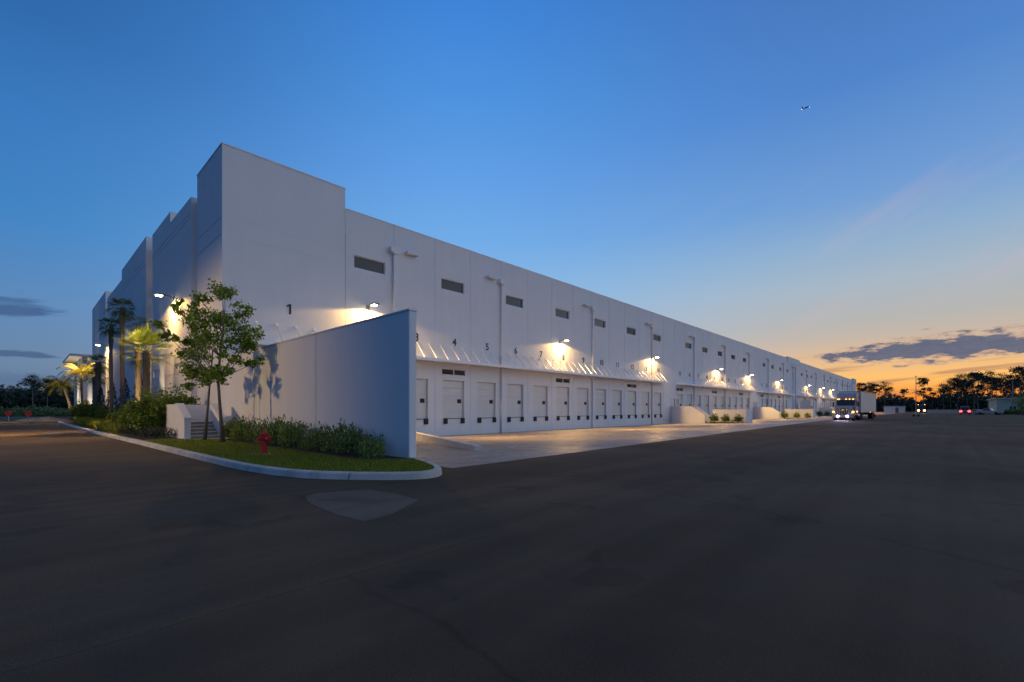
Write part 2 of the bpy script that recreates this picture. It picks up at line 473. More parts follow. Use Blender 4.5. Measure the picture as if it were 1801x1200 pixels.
# ------------------------------------------------------------------ mesh helpers
class MB:
    def __init__(s):
        s.v, s.f = [], []
    def quad(s, a, b, c, d):
        i = len(s.v); s.v += [a, b, c, d]; s.f.append((i, i + 1, i + 2, i + 3)); return s
    def poly(s, pts):
        i = len(s.v); s.v += pts; s.f.append(tuple(range(i, i + len(pts)))); return s
    def box(s, x0, x1, y0, y1, z0, z1):
        i = len(s.v)
        s.v += [(x0, y0, z0), (x1, y0, z0), (x1, y1, z0), (x0, y1, z0), (x0, y0, z1), (x1, y0, z1), (x1, y1, z1), (x0, y1, z1)]
        for q in ((0, 3, 2, 1), (4, 5, 6, 7), (0, 1, 5, 4), (1, 2, 6, 5), (2, 3, 7, 6), (3, 0, 4, 7)):
            s.f.append(tuple(i + k for k in q))
        return s
    def prism(s, prof, axis, a, b):
        """extrude a 2-D profile along an axis ('x','y','z') from a to b"""
        n = len(prof); i = len(s.v)
        def P(u, v, w):
            return {'x': (w, u, v), 'y': (u, w, v), 'z': (u, v, w)}[axis]
        s.v += [P(u, v, a) for u, v in prof] + [P(u, v, b) for u, v in prof]
        for k in range(n):
            s.f.append((i + k, i + (k + 1) % n, i + n + (k + 1) % n, i + n + k))
        s.f.append(tuple(i + k for k in range(n))[::-1]); s.f.append(tuple(i + n + k for k in range(n)))
        return s
    def tube(s, pts, radii, n=8, caps=True):
        pts = [Vector(q) for q in pts]
        i = len(s.v)
        prev = None
        for k, q in enumerate(pts):
            t = (pts[min(k + 1, len(pts) - 1)] - pts[max(k - 1, 0)]).normalized()
            if prev is None:
                u = t.orthogonal().normalized()
            else:
                u = (prev - t * prev.dot(t))
                u = u.normalized() if u.length > 1e-5 else t.orthogonal().normalized()
            prev = u
            w = t.cross(u)
            r = radii[k] if isinstance(radii, (list, tuple)) else radii
            for j in range(n):
                a = 2 * math.pi * j / n
                s.v.append(tuple(q + u * (math.cos(a) * r) + w * (math.sin(a) * r)))
        for k in range(len(pts) - 1):
            for j in range(n):
                a, b = i + k * n + j, i + k * n + (j + 1) % n
                s.f.append((a, b, b + n, a + n))
        if caps:
            s.f.append(tuple(i + j for j in range(n))[::-1])
            e = i + (len(pts) - 1) * n
            s.f.append(tuple(e + j for j in range(n)))
        return s
    def lathe(s, prof, n=16, c=(0, 0, 0), axis='z'):
        i = len(s.v)
        for r, z in prof:
            for j in range(n):
                a = 2 * math.pi * j / n
                u, v = r * math.cos(a), r * math.sin(a)
                q = {'z': (u, v, z), 'x': (z, u, v), 'y': (u, z, v)}[axis]
                s.v.append((q[0] + c[0], q[1] + c[1], q[2] + c[2]))
        for k in range(len(prof) - 1):
            for j in range(n):
                a, b = i + k * n + j, i + k * n + (j + 1) % n
                s.f.append((a, b, b + n, a + n))
        s.f.append(tuple(i + j for j in range(n))[::-1])
        e = i + (len(prof) - 1) * n
        s.f.append(tuple(e + j for j in range(n)))
        return s
    def leaf(s, c, size, aspect=0.55, nrm=None, up=None):
        c = Vector(c)
        if nrm is None:
            nrm = Vector((random.gauss(0, 1), random.gauss(0, 1), random.gauss(0, 1) + 0.4))
        nrm = nrm.normalized()
        a = up.normalized() if up is not None else Vector((random.gauss(0, 1), random.gauss(0, 1), random.gauss(0, 1)))
        a = a - nrm * a.dot(nrm)
        a = a.normalized() if a.length > 1e-4 else nrm.orthogonal().normalized()
        b = nrm.cross(a)
        h, w = a * (size / 2), b * (size * aspect / 2)
        i = len(s.v)
        s.v += [tuple(c - h), tuple(c + w), tuple(c + h), tuple(c - w)]
        s.f.append((i, i + 1, i + 2, i + 3))
    def build(s, name, m, parent=None, smooth=False, bevel=0.0, fixn=False):
        me = bpy.data.meshes.new(name)
        me.from_pydata([tuple(q) for q in s.v], [], s.f)
        if fixn or bevel:
            bm = bmesh.new(); bm.from_mesh(me)
            if fixn:
                bmesh.ops.recalc_face_normals(bm, faces=bm.faces[:])
            if bevel:
                es = [e for e in bm.edges if e.is_manifold and e.calc_face_angle(0) > 0.6]
                bmesh.ops.bevel(bm, geom=es, offset=bevel, segments=2, affect='EDGES', clamp_overlap=True)
            bm.to_mesh(me); bm.free()
        me.materials.append(m)
        if smooth:
            me.polygons.foreach_set('use_smooth', [True] * len(me.polygons))
        me.update()
        o = bpy.data.objects.new(name, me)
        COL.objects.link(o)
        if parent:
            o.parent = parent
        return o

def tag(o, label=None, cat=None, group=None, kind=None):
    if label: o['label'] = label
    if cat: o['category'] = cat
    if group: o['group'] = group
    if kind: o['kind'] = kind
    return o

def thing(name, label, cat, loc=(0, 0, 0), rz=0.0, group=None):
    o = bpy.data.objects.new(name, None)
    o.empty_display_size = 0.3
    COL.objects.link(o)
    o.location = loc
    o.rotation_euler = (0, 0, rz)
    return tag(o, label, cat, group)

def children(o):
    return [c for c in CH.get(o, [])] if False else list(o.children)

def dup(root, loc, rz=0.0, scale=1.0, label=None, group=None):
    r = root.copy(); COL.objects.link(r)
    r.location = loc; r.rotation_euler = (0, 0, rz); r.scale = (scale, scale, scale) if isinstance(scale, (int, float)) else scale
    if label: r['label'] = label
    if group: r['group'] = group
    for ch in list(root.children):
        c = ch.copy(); COL.objects.link(c); c.parent = r
        for g in list(ch.children):
            d_ = g.copy(); COL.objects.link(d_); d_.parent = c
    return r

def spot(name, loc, target, power, size, blend, color, parent=None, radius=0.08):
    l = bpy.data.lights.new(name, 'SPOT')
    l.energy = power; l.spot_size = R(size); l.spot_blend = blend; l.color = color; l.shadow_soft_size = radius
    o = bpy.data.objects.new(name, l)
    COL.objects.link(o)
    if parent: o.parent = parent
    o.location = loc
    o.rotation_euler = (Vector(target) - Vector(loc)).to_track_quat('-Z', 'Y').to_euler()
    return o

def structure(name, mb, m, **k):
    o = mb.build(name, m, **k)
    o['kind'] = 'structure'
    return o

# ------------------------------------------------------------------ ground, apron, road
FY, FX, XE = 28.2, 7.37, 264.0            # long facade plane, short facade plane, far end
def edge_y(x):                            # where the asphalt meets the concrete apron
    return 9.05 + min(max(x - 7.5, 0), 74) * 0.035
def apron_z(x, y):
    e = edge_y(x)
    return -0.57 * max(0.0, (y - e)) / (FY - e)
xs = [7.5, 11, 15, 20, 30, 45, 60, 81.5, 120, 180, 230, XE + 10]
g = MB()
BIG = 2500
g.quad((-BIG, -BIG, 0), (BIG, -BIG, 0), (BIG, 5, 0), (-BIG, 5, 0))
g.quad((-BIG, 5, 0), (7.5, 5, 0), (7.5, 28.4, 0), (-BIG, 28.4, 0))
g.quad((-BIG, 28.4, 0), (BIG, 28.4, 0), (BIG, BIG, 0), (-BIG, BIG, 0))
g.quad((XE + 10, 5, 0), (BIG, 5, 0), (BIG, 28.4, 0), (XE + 10, 28.4, 0))
for a, b in zip(xs, xs[1:]):
    g.quad((a, 5, 0), (b, 5, 0), (b, edge_y(b), 0), (a, edge_y(a), 0))
structure('ground', g, ASPH)
a_ = MB()
for x0, x1 in zip(xs, xs[1:]):
    for k in range(4):
        t0, t1 = k / 4, (k + 1) / 4
        P = lambda x, t: (x, edge_y(x) + (28.4 - edge_y(x)) * t, -0.573 * t)
        a_.quad(P(x0, t0), P(x1, t0), P(x1, t1), P(x0, t1))
structure('pavement', a_, APRON)
r_ = MB()
r_.poly([(-30, 3.83, .004), (3.83, 3.9, .004), (6.0, 7.75, .004), (5.9, 8.05, .004), (4.9, 9.0, .004), (4.13, 10.1, .004), (3.75, 12.5, .004),
         (3.62, 18, .004), (3.4, 31, .004), (3.0, 45, .004), (2.85, 70, .004), (-30, 70, .004)])
def skirt(mb, pts, z):
    for k in range(len(pts)):
        a, b = pts[k - 1], pts[k]
        mb.quad(a, b, (b[0], b[1], z), (a[0], a[1], z))
    return mb
structure('road', skirt(r_, list(r_.v), -.006), ASPH2)
pz = .008
r2 = MB().poly([(3.11, 5.6, pz), (3.61, 5.7, pz), (4.46, 6.28, pz), (4.5, 7.0, pz), (4.41, 7.73, pz), (3.61, 8.09, pz), (3.3, 7.9, pz), (3.12, 7.3, pz), (3.05, 6.3, pz)])
structure('road_patch', skirt(r2, list(r2.v), -.006), ASPH3)

# island: kerb, lawn, mulch
kp = [(2.72, 71), (2.75, 66.5), (2.81, 52.3), (2.95, 42), (3.2, 31.2), (3.4, 24.0), (3.5, 19.0), (3.56, 16.0), (3.63, 13.4), (3.72, 12.0), (3.95, 10.7),
      (4.3, 9.75), (4.85, 8.95), (5.4, 8.35), (5.85, 8.05), (6.3, 8.08), (6.68, 8.4), (7.0, 8.95), (7.3, 9.8), (7.62, 10.85)]
def offset(path, d):
    out = []
    for k in range(len(path)):
        a, b = Vector(path[max(k - 1, 0)]), Vector(path[min(k + 1, len(path) - 1)])
        t = (b - a).normalized()
        out.append((path[k][0] - t.y * d, path[k][1] + t.x * d))
    return out
def smooth_path(path, it=2):
    for _ in range(it):
        q = [path[0]]
        for a, b in zip(path, path[1:]):
            q += [(a[0] * .75 + b[0] * .25, a[1] * .75 + b[1] * .25), (a[0] * .25 + b[0] * .75, a[1] * .25 + b[1] * .75)]
        path = q + [path[-1]]
    return path
kp = smooth_path(kp)
prof = [(0.0, -0.05), (0.03, 0.125), (0.055, 0.15), (0.19, 0.155), (0.20, 0.10)]
kb = MB()
rows = [[(x, y, z) for x, y in offset(kp, d_)] for d_, z in prof]
for ra, rb in zip(rows, rows[1:]):
    for k in range(len(kp) - 1):
        kb.quad(ra[k], ra[k + 1], rb[k + 1], rb[k])
structure('kerb', kb, KERBM)
inner = offset(kp, 0.195)
lw = MB().poly([(x, y, 0.13) for x, y in inner[:-1]] + [(7.45, 10.6, .13), (7.45, 71, .13)])
structure('lawn', lw, GRASSB, fixn=True)
mz = .136
mu = MB()
mu.poly([(6.25, 11.6, mz), (6.9, 10.9, mz), (7.36, 10.9, mz), (7.36, 24.2, mz), (6.2, 24.2, mz), (6.15, 20, mz), (6.2, 15, mz)])
mu.poly([(3.75, 26.0, mz), (5.0, 25.4, mz), (7.36, 25.6, mz), (7.36, 70, mz), (3.1, 70, mz), (3.2, 50, mz), (3.45, 36, mz)])
structure('mulch', mu, SOIL, fixn=True)
structure('path', MB().box(4.6, 7.0, 24.1, 24.95, 0.05, 0.145), CONC)

# kerb stone inside the dock court, laid on the slope
def slab_along(p0, p1, w, h, zf, h2):
    m = MB()
    a, b = Vector(p0), Vector(p1)
    t = (b - a).normalized(); nn = Vector((-t.y, t.x))
    n = 8
    rows = []
    for k in range(n + 1):
        c = a + (b - a) * k / n
        z = zf(c.x, c.y)
        q = []
        hk = h + (h2 - h) * k / n
        for dd, zz in ((-w / 2, -.1), (-w / 2 + .02, hk), (w / 2 - .02, hk), (w / 2, -.1)):
            q.append((c.x + nn.x * dd, c.y + nn.y * dd, z + zz))
        rows.append(q)
    for ra, rb in zip(rows, rows[1:]):
        for j in range(3):
            m.quad(ra[j], ra[j + 1], rb[j + 1], rb[j])
    m.poly(rows[0]); m.poly(rows[-1][::-1])
    return m
structure('kerb', slab_along((12.15, 13.1), (17.8, 25.4), .36, .20, apron_z, .46), CONC, fixn=True)

# grass blades on the near lawn: nobody could count them
gb = MB()
def in_poly(x, y, pts):
    c = False
    for k in range(len(pts)):
        x0, y0 = pts[k]; x1, y1 = pts[k - 1]
        if (y0 > y) != (y1 > y) and x < (x1 - x0) * (y - y0) / (y1 - y0) + x0:
            c = not c
    return c
lawn_p = [q for q in inner if q[1] < 26] + [(7.3, 10.4), (6.9, 10.7), (6.2, 11.5), (6.15, 20), (6.2, 24.1), (4.5, 25.9)]
cnt = 0
while cnt < 30000:
    y = 8.2 + 17.6 * random.random() ** 1.7
    x = random.uniform(3.6, 7.4)
    if not in_poly(x, y, lawn_p):
        continue
    cnt += 1
    h = random.uniform(.025, .065); a = random.uniform(0, 6.28); w = .007 + .0006 * y
    ca, sa_ = math.cos(a) * w, math.sin(a) * w
    lx, ly = random.gauss(0, .018), random.gauss(0, .018)
    i = len(gb.v)
    gb.v += [(x - ca, y - sa_, .128), (x + ca, y + sa_, .128), (x + lx, y + ly, .128 + h)]
    gb.f.append((i, i + 1, i + 2))
tag(gb.build('grass', L_GRASS), 'short green lawn grass on the kerbed island', 'grass', kind='stuff')

# field beyond the end of the road, sandy heaps
structure('field', MB().quad((-260, 70, .012), (2.9, 70, .012), (2.9, 300, .012), (-260, 300, .012)), FIELD)

# ------------------------------------------------------------------ warehouse
WH = thing('warehouse', 'long white concrete warehouse with numbered dock doors and stepped parapets', 'warehouse', (0, 0, 0))

def wall_grid(u0, u1, z0, z1, holes, P, back=True):
    """face with recesses; holes = (ua, ub, za, zb, depth); P(u, z, depth) -> point"""
    us = sorted({u0, u1, *[h[0] for h in holes], *[h[1] for h in holes]})
    zs = sorted({z0, z1, *[h[2] for h in holes], *[h[3] for h in holes]})
    m = MB()
    rects = {}
    for k, (a, b) in enumerate(zip(us, us[1:])):
        if b - a < 1e-6:
            continue
        uc = (a + b) / 2
        hs = [h for h in holes if h[0] < uc < h[1]]
        run = None
        for c, d_ in zip(zs, zs[1:]):
            zc = (c + d_) / 2
            if any(h[2] < zc < h[3] for h in hs):
                if run: m.quad(P(a, run[0], 0), P(b, run[0], 0), P(b, run[1], 0), P(a, run[1], 0)); run = None
            else:
                run = (run[0], d_) if run else (c, d_)
        if run: m.quad(P(a, run[0], 0), P(b, run[0], 0), P(b, run[1], 0), P(a, run[1], 0))
    for a, b, c, d_, dep in holes:
        m.quad(P(a, c, 0), P(a, d_, 0), P(a, d_, dep), P(a, c, dep))
        m.quad(P(b, d_, 0), P(b, c, 0), P(b, c, dep), P(b, d_, dep))
        m.quad(P(a, d_, 0), P(b, d_, 0), P(b, d_, dep), P(a, d_, dep))
        m.quad(P(b, c, 0), P(a, c, 0), P(a, c, dep), P(b, c, dep))
        m.quad(P(a, c, dep), P(b, c, dep), P(b, d_, dep), P(a, d_, dep))
    return m

DOOR_X, DOOR_N = [], []
n_ = 1
for first, cnt_ in ((12.62, 14), (66.8, 10), (110.1, 7), (148.3, 7), (177.4, 10), (217.2, 13)):
    for k in range(cnt_):
        DOOR_X.append(round(first + 3.613 * k, 3)); DOOR_N.append(n_); n_ += 1
WIN_X = [16.13 + 7.215 * k for k in range(34) if k not in (8 - 1 + 0,) ]
WIN_X = [16.13, 23.38, 30.62, 37.83, 44.95, 52.18, 59.36, 70.1, 76.9, 84.05, 91.1, 97.9, 111.8, 118.8, 125.8, 132.6,
         149.6, 157.2, 163.0, 170.5, 184.2, 191.2, 198.2, 205.2, 212.0, 223.0, 230.1, 237.3, 244.5, 251.7]
MAN_X = [64.55, 65.85, 104.35, 105.6, 175.2, 215.0]
JOINT_X = [14.37 + 3.61 * k for k in range(1, 68)]
holes = []
for x in DOOR_X:
    if x > 14.5:
        holes.append((x - 1.1, x + 1.1, 0.79, 3.78, 0.28))
for x in WIN_X:
    holes.append((x - 1.17, x + 1.17, 10.85, 11.70, 0.22))
VENT_X = [23.46 + 14.45 * k for k in range(17)]
VENT_X = [v for v in VENT_X if min(abs(v - d_) for d_ in DOOR_X) < 1.9]
for x in VENT_X:
    holes.append((x - 1.18, x + 1.18, 4.22, 4.66, 0.10))
for x in MAN_X:
    holes.append((x - .5, x + .5, .84, 3.0, 0.15))
blk = sorted((h[0], h[1]) for h in holes)
def free(x):
    return all(not (a - .06 < x < b + .06) for a, b in blk)
for x in JOINT_X:
    if free(x) and x < XE - .5:
        holes.append((x - .022, x + .022, -0.6, 14.5, 0.02))
    else:
        segs, z = [], -0.6
        for h in sorted([h for h in holes if h[0] - .06 < x < h[1] + .06 and h[1] - h[0] > .5], key=lambda h: h[2]):
            segs.append((z, h[2] - .02)); z = h[3] + .02
        segs.append((z, 14.5))
        for c, d_ in segs:
            if d_ - c > .2: holes.append((x - .022, x + .022, c, d_, 0.02))
ZT = 14.52
PF = lambda u, z, d_: (u, FY + d_, z)
dw = wall_grid(14.37, XE, -0.7, ZT, holes, PF)
dw.quad((14.37, FY, ZT), (XE, FY, ZT), (XE, FY + .3, ZT), (14.37, FY + .3, ZT))
dw.quad((14.37, FY + .3, 13.0), (XE, FY + .3, 13.0), (XE, FY + .3, ZT), (14.37, FY + .3, ZT))
dw.quad((XE, FY, -.7), (XE, 92, -.7), (XE, 92, ZT), (XE, FY, ZT))
dw.quad((XE, 92, -.7), (7.4, 92, -.7), (7.4, 92, ZT), (XE, 92, ZT))
dw.build('dock_wall', WHITE, WH)
MB().quad((7.5, FY + .2, 13.6), (XE, FY + .2, 13.6), (XE, 92, 13.6), (7.5, 92, 13.6)).build('roof', ROOFM, WH)

# corner tower with thin panel joints, parapet blocks in the middle and at the far end
ct = MB()
ZC = 15.8
hh = [(FX + .0001, 14.33, 11.875, 11.89, .008), (FX + .0001, 14.33, 10.945, 10.96, .008)]
c1 = wall_grid(FX, 14.35, -0.7, ZC, hh, PF); ct.v += c1.v; ct.f += c1.f
PS = lambda x0: (lambda u, z, d_: (x0 + d_, u, z))
c2 = wall_grid(FY, 33.3, -0.7, ZC, [(FY + .0001, 33.2999, 11.86, 11.91, .025), (FY + .0001, 33.2999, 10.93, 10.98, .025),
                                   (FY + .0001, 33.2999, 5.2, 5.25, .025)], PS(FX))
i0 = len(ct.v); ct.v += c2.v; ct.f += [tuple(i0 + k for k in q) for q in c2.f]
ct.quad((FX, FY, ZC), (14.35, FY, ZC), (14.35, FY + .5, ZC), (FX, FY + .5, ZC))
ct.quad((FX, FY + .5, ZC), (FX + .5, FY + .5, ZC), (FX + .5, 33.3, ZC), (FX, 33.3, ZC))
ct.quad((14.35, FY, 13), (14.35, FY + .5, 13), (14.35, FY + .5, ZC), (14.35, FY, ZC))
ct.quad((14.35, FY + .5, 13), (FX + .5, FY + .5, 13), (FX + .5, FY + .5, ZC), (14.35, FY + .5, ZC))
ct.quad((FX, 33.3, -.7), (FX + .5, 33.3, -.7), (FX + .5, 33.3, ZC), (FX, 33.3, ZC))
ct.quad((FX + .5, 33.3, 13), (FX + .5, FY + .5, 13), (FX + .5, FY + .5, ZC), (FX + .5, 33.3, ZC))
ct.build('corner_tower', WHITE, WH)
MB().box(FX - .03, 14.38, FY - .03, FY + .12, ZC, ZC + .06).box(FX - .03, FX + .12, FY + .125, 33.33, ZC, ZC + .06).build('coping', TRIM, WH)
MB().box(133.3, 146.6, FY - .12, FY + .5, 13.4, 14.95).build('parapet', WHITE, WH)
MB().box(XE - 10, XE + .2, FY - .25, FY + .5, 13.4, 15.25).build('parapet', WHITE, WH)
MB().box(14.42, 133.27, FY - .025, FY + .325, ZT + .003, ZT + .05).box(146.63, XE - 10.03, FY - .025, FY + .325, ZT + .003, ZT + .05).build('coping', TRIM, WH)

# short facade: panels that step in and out
def side_panel(y0, y1, x, top, grooves=(), vgro=(), rects=(), name='wall_panel'):
    hs = [(y0 + .001, y1 - .001, z - .025, z + .025, .025) for z in grooves]
    hs += [(y - .05, y + .05, .2, t_, .03) for y, t_ in vgro]
    hs += [(a, b, c, d_, .04) for a, b, c, d_ in rects]
    m = wall_grid(y0, y1, -0.4, top, hs, PS(x))
    xb = 8.0
    m.quad((x, y0, -.4), (xb, y0, -.4), (xb, y0, top), (x, y0, top))
    m.quad((xb, y1, -.4), (x, y1, -.4), (x, y1, top), (xb, y1, top))
    m.quad((x, y0, top), (x, y1, top), (xb, y1, top), (xb, y0, top))
    m.quad((xb, y0, 13), (xb, y1, 13), (xb, y1, top), (xb, y0, top))
    return m.build(name, WHITE, WH)
side_panel(33.31, 34.1, 7.62, 14.55)
side_panel(34.11, 39.9, 7.22, 14.75, (13.84, 13.50, 5.22, 3.92), (), ((35.2, 38.6, 4.02, 4.60),))
side_panel(39.91, 46.4, 7.22, 15.55, (13.84, 13.50, 5.22, 3.92), ((40.3, 5.1), (41.0, 8), (41.7, 8), (42.4, 5.1)), ((43.0, 46.0, 4.02, 4.60),))
side_panel(46.41, 47.6, 7.6, 14.8)
side_panel(47.61, 61.0, 7.0, 15.7, (13.9, 13.5, 5.22, 3.92))
side_panel(61.01, 74.2, 7.15, 15.0, (13.9, 13.5, 5.22))
side_panel(74.21, 76.2, 7.6, 13.6)
side_panel(76.21, 92.0, 7.2, 16.3, (5.22,))

# entrance: projecting flat canopy on columns, recessed lit wall
MB().box(4.95, 12, 95.0, 112, 9.55, 9.85).build('entrance_canopy', WHITE, WH)
MB().box(7.6, 14, 92.1, 112, -.2, 9.54).build('entrance_wall', WHITE, WH)
for y_ in (96.0, 100.5, 105.5, 111.2):
    MB().box(6.35, 6.95, y_ - .35, y_ + .35, -.2, 9.545).build('entrance_column', WHITE, WH)

# windows, louvres, doors, numbers
win_frame = None
for x in WIN_X:
    pane = (MB().quad((x - 1.17, FY + .16, 10.85), (x + 1.17, FY + .16, 10.85), (x + 1.17, FY + .16, 11.7), (x - 1.17, FY + .16, 11.7)))
    fr = MB()
    fr.box(x - 1.165, x - 1.11, FY + .08, FY + .155, 10.855, 11.695).box(x + 1.11, x + 1.165, FY + .08, FY + .155, 10.855, 11.695)
    fr.box(x - 1.109, x + 1.109, FY + .08, FY + .155, 10.855, 10.90).box(x - 1.109, x + 1.109, FY + .08, FY + .155, 11.65, 11.695)
    w_ = fr.build('window', TRIM, WH)
    pane.build('pane', GLASSD, w_)
for x in VENT_X:
    m = MB()
    for s_ in (-1, 1):
        xa, xb = (x - 1.14, x - .05) if s_ < 0 else (x + .05, x + 1.14)
        for k in range(5):
            z = 4.26 + k * .075
            m.quad((xa, FY + .01, z), (xb, FY + .01, z), (xb, FY + .085, z + .06), (xa, FY + .085, z + .06))
            m.quad((xa, FY + .01, z), (xa, FY + .03, z - .01), (xb, FY + .03, z - .01), (xb, FY + .01, z))
    v_ = m.build('louvre_vent', LOUV, WH)
    MB().box(x - .045, x + .045, FY - .012, FY + .09, 4.225, 4.655).build('mullion', TRIM, v_)

def text_mesh(s, size, name, m, parent, loc, rot):
    cu = bpy.data.curves.new('lettering', 'FONT')
    cu.body = s; cu.size = size; cu.align_x = 'CENTER'; cu.extrude = 0.006; cu.offset = 0.016
    to = bpy.data.objects.new('lettering', cu)
    COL.objects.link(to)
    dg = bpy.context.evaluated_depsgraph_get()
    me = bpy.data.meshes.new_from_object(to.evaluated_get(dg))
    bpy.data.objects.remove(to)
    me.name = name
    me.materials.clear(); me.materials.append(m)
    o = bpy.data.objects.new(name, me)
    COL.objects.link(o)
    o.parent = parent; o.location = loc; o.rotation_euler = rot
    return o

door_me = handle_me = None
for x, n_ in zip(DOOR_X, DOOR_N):
    if x > 14.5:
        if door_me is None:
            dm = MB()
            for k in range(5):
                z = .80 + k * .596
                dm.box(-1.09, 1.09, .19, .27, z, z + .586)
            d_ = dm.build('dock_door', DOORP, WH, bevel=0.006); door_me = d_.data
            pv = MB().box(.50, .90, .165, .185, 1.98, 2.30).build('vision_panel', BLACK, d_)
            b1_ = MB().box(-1.06, -.70, -.13, -.004, .36, .80).build('dock_bumper', BLACK, d_, bevel=.02)
            b2_ = MB().box(.70, 1.06, -.13, -.004, .36, .80).build('dock_bumper', BLACK, d_, bevel=.02)
            lp = MB().box(-.69, .69, -.05, -.004, .73, .785).build('leveller_lip', GREYM, d_)
            proto = d_
            d_.location = (x, FY, 0)
        else:
            d_ = proto.copy(); COL.objects.link(d_); d_.parent = WH; d_.location = (x, FY, 0)
            for ch in list(proto.children):
                c = ch.copy(); COL.objects.link(c); c.parent = d_
    if n_ <= 40 and n_ != 2:
        zt = 7.14 if n_ == 1 else 6.55
        if n_ == 1:
            g1 = MB().prism([(10.84, 7.14), (10.96, 7.14), (10.96, 7.74), (10.86, 7.74), (10.70, 7.64), (10.70, 7.54), (10.84, 7.61)], 'y', FY - .018, FY - .006)
            g1.build('door_number', NUM, WH, fixn=True)
            continue
        text_mesh(str(n_), .82, 'door_number', NUM, WH, (10.89 if n_ == 1 else x + .06, FY - .012, zt), (R(90), 0, 0))
for x in MAN_X:
    f_ = MB().box(x - .62, x - .5, FY - .05, FY + .1, .84, 3.1).box(x + .5, x + .62, FY - .05, FY + .1, .84, 3.1).box(x - .499, x + .499, FY - .05, FY + .1, 3.0, 3.1)
    fo = MB().box(x - .49, x + .49, FY + .06, FY + .13, .85, 2.99).build('door', DOORP, WH)
    f_.build('frame', TRIM, fo)
    MB().box(x + .30, x + .42, FY + .03, FY + .058, 1.85, 1.92).build('handle', STEEL, fo)

# canopies with tie rods
CANM = mat('canopy_white_paint', (0.86, 0.86, 0.86), 0.4)
CAN = [(8.6, 60.8), (65.9, 102.4), (106.5, 137.0), (143.2, 173.5), (177.5, 213.0), (217.5, XE - 1.0)]
for a, b in CAN:
    c = MB().prism([(FY - .004, 5.16), (FY - 1.15, 5.05), (FY - 1.15, 5.27), (FY - 1.02, 5.27), (FY - 1.02, 5.22), (FY - .004, 5.30)], 'x', a, b).build('dock_canopy', CANM, WH, fixn=True)
    n_r = int((b - a - .8) / 1.08)
    for k in range(n_r + 1):
        x = a + .45 + k * (b - a - .9) / n_r
        MB().tube([(x, FY - .01, 6.40), (x, FY - 1.0, 5.22)], .042, 6).box(x - .06, x + .06, FY - .05, FY - .004, 6.32, 6.48).build('tie_rod', ROD, c)

# downspouts with scupper heads
for x in [17.98, 28.84, 43.3, 57.7, 72.15, 86.4, 100.6, 114.8, 128.7, 138.9, 141.6, 155.7, 169.8, 184.1, 197.0, 210.0, 224, 238, 251]:
    m = MB().box(x - .11, x + .11, FY - .21, FY - .01, 5.30, 12.40).box(x - .11, x + .11, FY - .21, FY - .01, -.5, 5.06)
    if 5.0 < 5.1: m.box(x - .11, x + .11, FY - .209, FY - .011, 5.062, 5.298) if not any(a < x < b for a, b in CAN) else None
    dsp = m.build('downspout', TRIM, WH)
    MB().prism([(x - .42, 12.86), (x - .42, 12.62), (x - .16, 12.402), (x + .16, 12.402), (x + .42, 12.62), (x + .42, 12.86)], 'y', FY - .36, FY - .005).build('scupper_head', TRIM, dsp, fixn=True)
    s_ = 1 if x < 20 else -1
    xa, xb = sorted((x + s_ * .9, x + s_ * 1.9))
    MB().box(xa, xb, FY - .42, FY - .005, 12.72, 12.84).build('overflow_scupper', TRIM, dsp)

# ------------------------------------------------------------------ wall lamps
WARM = (1.0, 0.58, 0.17)
def wall_lamp(base, out, label, power=800, off=0.80, aim=0.0, size=168):
    """base on the wall; out = unit vector away from the wall"""
    rz = math.atan2(out[1], out[0]) - math.pi / 2          # local +y points away from the wall
    t = thing('wall_lamp', label, 'lamp', base, rz, 'lamps on the warehouse walls')
    MB().box(-.12, .12, .004, .05, -.16, .12).build('wall_plate', GREYM, t)
    MB().tube([(0, .05, 0), (0, off * .45, .10), (0, off - .25, .12)], .035, 8).build('arm', GREYM, t)
    h = MB().prism([(-.20, .02), (.20, .02), (.17, .12), (-.17, .12)], 'y', off - .3, off + .38).build('lamp_housing', GREYM, t, fixn=True, bevel=.015)
    MB().box(-.12, .12, off - .12, off + .22, -.03, .018).build('lens', LENS, h)
    spot('lamp_light', (0, off, -.09), (0, off - .02, -3), power, size, .12, WARM, t, .12)
    spot('lamp_light', (0, off + .02, -.09), (aim, off + 5.4, -8.7), 6200, 106, 1.0, (1.0, 0.60, 0.22), t, .55)
    spot('lamp_light', (0, off + .02, -.09), (aim, off + 9.6, -8.7), 12000, 44, 1.0, (1.0, 0.55, 0.12), t, .12)
    return t
LAMPS = [(15.95, 'lit wall lamp whose glare rises just above the screen wall'), (37.35, 'lit wall lamp above dock door number 8'),
         (57.55, 'lit wall lamp above dock door number 14 at the end of the nearest dock canopy'),
         (82.2, 'lit wall lamp over the middle of the second dock canopy'), (99.9, 'lit wall lamp near the far end of the second dock canopy'),
         (123.6, 'lit wall lamp over the third dock canopy'), (155.7, 'lit wall lamp over the fourth canopy just past the raised parapet'),
         (177.6, 'lit wall lamp upper left of the white truck, second from its roof'), (196.0, 'lit wall lamp nearest above left of the truck roof'),
         (222.0, 'lit wall lamp straight above the white truck roof')]
for x, lb in LAMPS:
    wall_lamp((x, FY, 8.38), (0, -1), lb, aim=-7.0 if x < 20 else 0.0)
wall_lamp((7.22, 38.65, 9.2), (-1, 0), 'lit wall lamp on the narrow side of the warehouse above the young trees', 1300)
wall_lamp((7.15, 74.0, 9.2), (-1, 0), 'lit wall lamp on the side wall between the tall palms and entrance', 1300)

